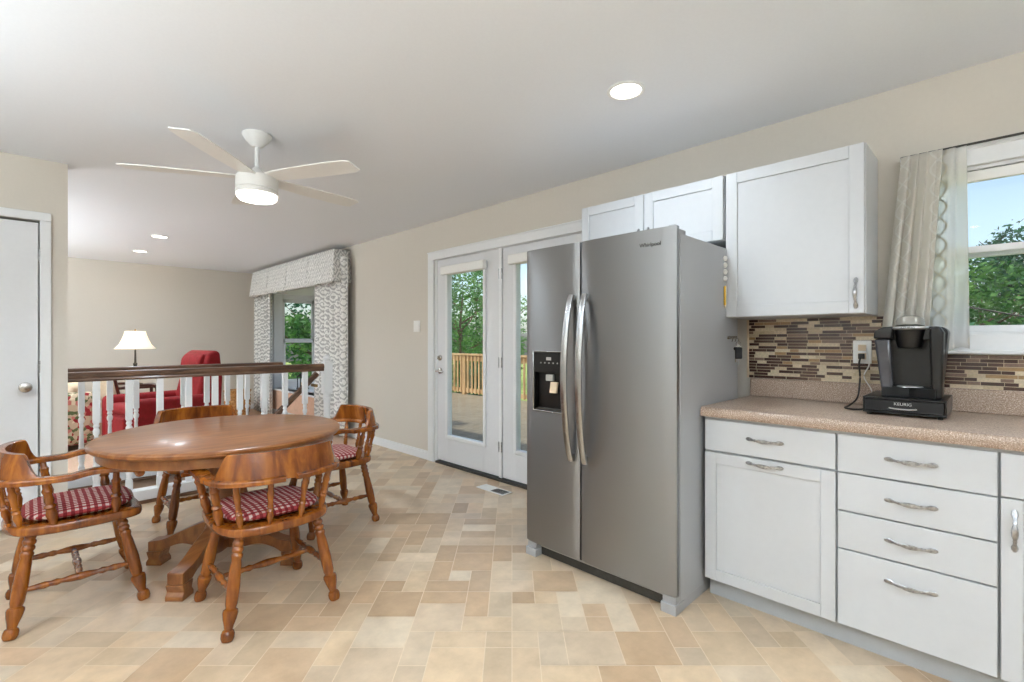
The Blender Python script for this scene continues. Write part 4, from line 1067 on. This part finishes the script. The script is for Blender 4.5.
# floral sofa against the back wall at the far left
sf = empty('sofa', (.13, 8.15, 0), 'floral upholstered sofa at the far left of the living room', 'sofa', rz=R(-90))
soft(MB().box((-.95, -.4, .08), (.95, .42, .42)), 'seat_base', M['floral'], sf)
for s2 in (-1, 0): soft(MB().box((s2 * .9 + .0, -.25, .42), (s2 * .9 + .88, .44, .54)), 'seat_cushion', M['floral'], sf, .045)
soft(MB().box((-.95, -.46, .3), (.95, -.22, .92)), 'backrest', M['floral'], sf, .07)
for s2 in (-1, 1): soft(MB().box((s2 * .85, -.42, .08), (s2 * 1.05, .44, .66)), 'armrest', M['floral'], sf, .08)
o = MB().turned((0, 0, .0), (0, .13, .0), [(0, .02), (.15, .15), (.5, .21), (.85, .15), (1, .02)], 4).build('throw_pillow', M['cream'], None, bevel=.02); o.location = (.28, 7.48, .72); o.rotation_euler = (R(-12), 0, R(-60)); tag(o, 'cream throw pillow leaning on the floral sofa', 'pillow')
# dark wooden side chair with cream cushion
sc_ = empty('side_chair', (.90, 7.72, 0), 'dark wooden armchair with pale cushion between sofa and recliner', 'chair', rz=R(-70))
for x in (-.24, .24):
    MB().turned((x, .2, .42), (x, .22, 0), [(0, .022), (.5, .018), (1, .014)], 10).build('leg', M['endwood'], sc_)
    MB().tube(spline([(x, -.24, 0), (x, -.2, .42), (x, -.24, .7), (x, -.28, .84)], 5), [.018] * 16, 10).build('back_post', M['endwood'], sc_)
    MB().tube(spline([(x, -.22, .66), (x * 1.1, 0, .68), (x * 1.1, .18, .64), (x, .2, .42)], 5), .016, 10).build('armrest', M['endwood'], sc_)
b = MB(); b.box((-.25, -.295, .77), (.25, -.265, .85)); b.build('crest_rail', M['endwood'], sc_, bevel=.008)
soft(MB().box((-.24, -.21, .40), (.24, .24, .47)), 'seat_cushion', M['cream'], sc_, .02)
b = MB(); b.box((-.19, -.27, .5), (.19, -.2, .8)); soft(b, 'back_cushion', M['cream'], sc_, .03)
# lamp on end table
et = empty('end_table', (1.10, 8.72, 0), 'small dark wooden end table under the lit lamp', 'side table')
MB().box((-.25, -.25, .56), (.25, .25, .6)).build('tabletop', M['endwood'], et, bevel=.006)
for x in (-.22, .22):
    for y in (-.22, .22): MB().turned((x, y, .56), (x, y, 0), [(0, .022), (.5, .018), (1, .013)], 10).build('leg', M['endwood'], et)
MB().box((-.22, -.22, .16), (.22, .22, .18)).build('shelf', M['endwood'], et)
tl_ = empty('table_lamp', (1.10, 8.72, .6), 'lit table lamp with white bell shade and slim dark stem by the back wall', 'lamp')
MB().turned((0, 0, 0), (0, 0, .5), [(0, .09), (.04, .09), (.07, .03), (.12, .02), (.3, .03), (.45, .045), (.55, .02), (.6, .028), (.64, .014), (1, .010)], 20).build('lamp_base', M['fdark'], tl_)
n_ = 6; sp_ = [(.24, .515), (.185, .575), (.152, .65), (.128, .72), (.118, .765)]
b = MB(); vs = [(r * math.cos(2 * math.pi * k / 40), r * math.sin(2 * math.pi * k / 40), z) for r, z in sp_ for k in range(40)]
b.add(vs, [(i * 40 + k, i * 40 + (k + 1) % 40, (i + 1) * 40 + (k + 1) % 40, (i + 1) * 40 + k) for i in range(4) for k in range(40)])
b.build('lamp_shade', M['shade'], tl_, solid=.003, sharp=60)
MB().turned((0, 0, .5), (0, 0, .80), [(0, .004), (.9, .004), (.92, .009), (.97, .009), (1, .003)], 10).build('finial', M['brass'], tl_)
pl_ = bpy.data.lights.new('table_lamp_bulb', 'POINT'); pl_.energy = 5; pl_.color = (1, .8, .58); pl_.shadow_soft_size = .04
po = bpy.data.objects.new('table_lamp_bulb', pl_); COL.objects.link(po); po.location = (1.10, 8.72, 1.26)
# baskets by the far corner
def basket(x, y, r, h, label):
    root = empty('wicker_basket', (x, y, 0), label, 'basket')
    b = MB(); prof = [(0, r * .8)] + [(i / 16, r * (.85 + .15 * math.sin(i / 16 * 2.4)) + (.006 if i % 2 else -.004)) for i in range(1, 16)] + [(1, r * .98)]
    b.turned((0, 0, 0), (0, 0, h), prof, 24); b.build('basket_body', M['wicker'], root, sharp=20)
    b = MB(); q = [(r * math.cos(a * math.pi / 12), r * math.sin(a * math.pi / 12), h) for a in range(25)]; b.tube(q, .014, 8); b.build('rim', M['wicker'], root)
basket(2.42, 8.72, .19, .42, 'round wicker basket on the carpet left of the drapes')
struct(MB().box((WX - .012, BW[0] - .08, .092), (WX, BW[1] + .08, BW[2] - .02)).build('trim_9', M['peach'], bevel=.003))  # board under the bay; warm bounce off the carpet is in its peach colour
# lantern and red flower pots on the bay seat
ln = empty('lantern', (3.22, 8.1, BW[2] + .006), 'small black metal lantern standing in the bay window', 'lantern')
b = MB()
for x in (-.06, .06):
    for y in (-.06, .06): b.box((x - .006, y - .006, 0), (x + .006, y + .006, .2))
b.box((-.075, -.075, 0), (.075, .075, .015)); b.box((-.075, -.075, .2), (.075, .075, .212)); b.build('lantern_frame', M['blackmatte'], ln)
b = MB(); b.turned((0, 0, .212), (0, 0, .28), [(0, .09), (1, .02)], 4); b.tube([(-.03, 0, .27), (-.02, 0, .32), (.02, 0, .32), (.03, 0, .27)], .005, 6); b.build('lantern_roof', M['blackmatte'], ln)
MB().cyl((0, 0, .015), (0, 0, .11), .028, 14).build('candle', M['cream'], ln)
rp = mat('red_glazed_pot', (170, 44, 34), .4, noise=(20, 12))
for x, y, lb in ((3.32, 7.5, 'red pot in the bay window, the one nearer the lantern'), (3.36, 7.24, 'red pot in the bay window, the one nearer the right drape')):
    o = MB().turned((0, 0, 0), (0, 0, .15), [(0, .05), (.1, .06), (.8, .078), (.85, .088), (1, .088)], 20).build('flower_pot', rp); o.location = (x, y, BW[2] + .001); tag(o, lb, 'flower pot', 'red pots in the bay window')

# ------------------------------------------------------------------ outdoors
struct(MB().box((-60, -60, -2.8), (90, 90, -2.7)).build('floor_lawn', M['lawn'], smooth=False))
# deck
dk = empty('deck', (3.12, 2.0, -.05), 'weathered wooden deck outside the glass doors', 'deck')
DX0, DX1, DY0, DY1 = 3.12, 7.5, 1.7, 11.2
nb = int((DX1 - DX0) / .14); b = MB()
for k in range(nb): b.box((k * .14 + .004, DY0 - 2.0, -.035), (k * .14 + .136, (DY1 - 2.0) if k * .14 > .75 else 3.9, 0))
b.build('deck_boards', M['deckw'], dk)
b = MB(); b.box((0, DY0 - 2.0, -.25), (DX1 - DX0, DY1 - 2, -.06)) if False else b.box((DX1 - DX0 - .05, DY0 - 2, -.25), (DX1 - DX0, DY1 - 2, -.036)); b.box((0, DY0 - 2, -.25), (DX1 - DX0, DY0 - 1.95, -.036))
b.build('rim_joist', M['railw'], dk)
for x, y in ((DX1 - .2, DY0 + .2), (DX1 - .2, 5), (DX1 - .2, 8), (DX1 - .2, DY1 - .2)): MB().box((x - DX0 - .06, y - 2.06, -2.65), (x - DX0 + .06, y - 1.94, -.036)).build('support_post', M['railw'], dk)
dr_ = empty('deck_railing', (DX1 - .1, 2.0, -.05), 'cedar railing with upright pickets along the far edge of the deck', 'railing')
MB().box((-.07, DY0 - 2, .93), (.07, DY1 - 2, .97)).build('cap_rail', M['railw'], dr_)
MB().box((-.02, DY0 - 2, .8), (.02, DY1 - 2, .93)).build('upper_rail', M['railw'], dr_)
MB().box((-.02, DY0 - 2, .06), (.02, DY1 - 2, .15)).build('lower_rail', M['railw'], dr_)
y = DY0 + .1; cnt = 0
while y < DY1:
    MB().box((-.055, y - 2 - .02, .04), (-.02, y - 2 + .02, .92)).build('picket', M['railw'], dr_); y += .13
for y in (DY0 + .05, 4.2, 6.6, 9.0, DY1 - .1): MB().box((-.045, y - 2.045, 0), (.045, y - 1.955, .94)).build('railing_post', M['railw'], dr_)

def tree(x, y, h, r, lm, label, trunk=.12, seed=1, n=5200, ls=.13, low=.15, group='trees outside the windows', zb=-2.7):
    rnd = random.Random(seed); root = empty('tree', (x, y, zb), label, 'tree', group)
    b = MB(); b.tube(spline([(0, 0, -.05), (.1, .05, h * .3), (-.05, .1, h * .6), (.05, 0, h * .92)], 4), [trunk * (1 - .06 * i) for i in range(13)], 8)
    for k in range(10):
        a = rnd.random() * 6.28; z = h * rnd.uniform(.25, .8); q = r * rnd.uniform(.5, .85)
        b.tube([(0, 0, z), (q * .5 * math.cos(a), q * .5 * math.sin(a), z + .25 * q), (q * math.cos(a), q * math.sin(a), z + .7 * q)], [trunk * .4, trunk * .25, trunk * .1], 6)
    b.build('trunk', M['bark'], root)
    cl = []
    for k in range(26):
        a = rnd.random() * 6.28; zz = rnd.uniform(low, .95); rr = r * (math.sin(math.pi * min(1, (zz - low * .6) / (1.05 - low * .6))) ** .6) * rnd.uniform(.25, .95)
        cl.append((rr * math.cos(a), rr * math.sin(a), zz * h, rnd.uniform(.28, .5) * r))
    vs = []; fs = []
    for i in range(n):
        cx, cy, cz, cr_ = cl[i % len(cl)]
        d = Vector((rnd.gauss(0, 1), rnd.gauss(0, 1), rnd.gauss(0, 1))).normalized() * cr_ * rnd.uniform(.45, 1) ** .5
        p = Vector((cx, cy, cz)) + d * Vector((1, 1, .75)).x
        u = Vector((rnd.gauss(0, 1), rnd.gauss(0, 1), rnd.gauss(0, .6))).normalized(); w = u.cross(Vector((rnd.gauss(0, 1), rnd.gauss(0, 1), rnd.gauss(0, 1)))).normalized()
        s = ls * rnd.uniform(.6, 1.3); k = len(vs)
        vs += [tuple(p - u * s), tuple(p - w * s * .45), tuple(p + u * s), tuple(p + w * s * .45)]; fs.append((k, k + 1, k + 2, k + 3))
    me = bpy.data.meshes.new('foliage'); me.from_pydata(vs, [], fs); me.materials.append(lm)
    o = bpy.data.objects.new('foliage', me); COL.objects.link(o); o.parent = root; return root
# seen through the glass doors: behind the deck
tree(13.5, 16.6, 6.6, 2.3, M['leafA'], 'leafy green tree behind the deck, left in the glass door', seed=3, low=.25, n=4200, ls=.1)
tree(16.2, 17.4, 6.4, 2.3, M['leafC'], 'light green tree behind the deck, right in the glass door', seed=4, low=.3, n=3800, ls=.1)
tree(26.0, 30.0, 9.5, 4.2, M['leafC'], 'large light green tree far behind the deck', seed=5, n=6000, ls=.17)
tree(9.7, 11.2, 3.1, .9, M['leafB'], 'dark green shrub just beyond the deck railing', seed=6, n=3500, low=.1, ls=.08, trunk=.05)
tree(19.5, 15.4, 7, 2.6, M['leafA'], 'green tree seen through the door half hidden by the refrigerator', seed=7, n=3600)
tree(9.2, 19.8, 8, 2.8, M['leafB'], 'tall dark green tree seen through the bay window', seed=8, n=6000, ls=.12)
tree(6.0, 14.2, 4.6, 1.5, M['leafA'], 'mid green tree close outside the bay window', seed=9, n=4200, ls=.09, low=.3)
# seen through the kitchen window: a belt of trees to the right
kw = [(24, .4, 84, 3.0), (26, -3.9, 88, 3.1), (30, 4.6, 86, 3.4), (23, -7.5, 84, 3.0), (34, -9.0, 90, 3.6), (33.5, -1.4, 124, 3.6), (27, 9.0, 84, 3.2)]
nm_ = ['nearest rounded', 'lower broad', 'left-hand', 'right-hand', 'far right', 'taller one rising above the rest', 'leftmost hidden by the curtain']
for i, (x, y, rise, r) in enumerate(kw):
    d = (x + y) / 1.414; h = (H + rise / 485 * d + 2.7) / 1.13
    tree(x, y, h, r, M['leafB'] if i % 3 else M['leafA'], 'dark green tree outside the kitchen window, ' + nm_[i], seed=20 + i, n=13000, ls=.12, low=.1)
for i, (x, y, rise, r, lb) in enumerate([(14.5, .9, 36, 1.35, 'left-hand'), (15.5, -1.5, 48, 1.5, 'middle'), (15, -3.9, 40, 1.4, 'right-hand')]):
    d = (x + y) / 1.414; h = (H + rise / 485 * d + 2.7) / 1.08
    tree(x, y, h, r, M['leafD'], 'fresh green shrub in front of the dark trees outside the kitchen window, the ' + lb + ' one', seed=40 + i, n=9000, ls=.07, low=.08, trunk=.05)
pwl = MB().tube(spline([(9.0, -3.0, .6), (9.0, -1.0, 1.3), (9.0, .5, 1.75), (9.0, 2.5, 2.3)], 6), .012, 6).build('power_line', M['rubber']); tag(pwl, 'dark power line crossing in front of the trees outside the kitchen window', 'power line')
for x, y, z, nm2 in ((9.0, -3.0, .6, 'lower, right-hand'), (9.0, 2.5, 2.3, 'taller, left-hand')):
    tag(MB().cyl((x, y, -2.7), (x, y, z + .1), .09, 12).build('utility_pole', M['bark']), nm2 + ' wooden pole carrying the power line outside', 'pole')
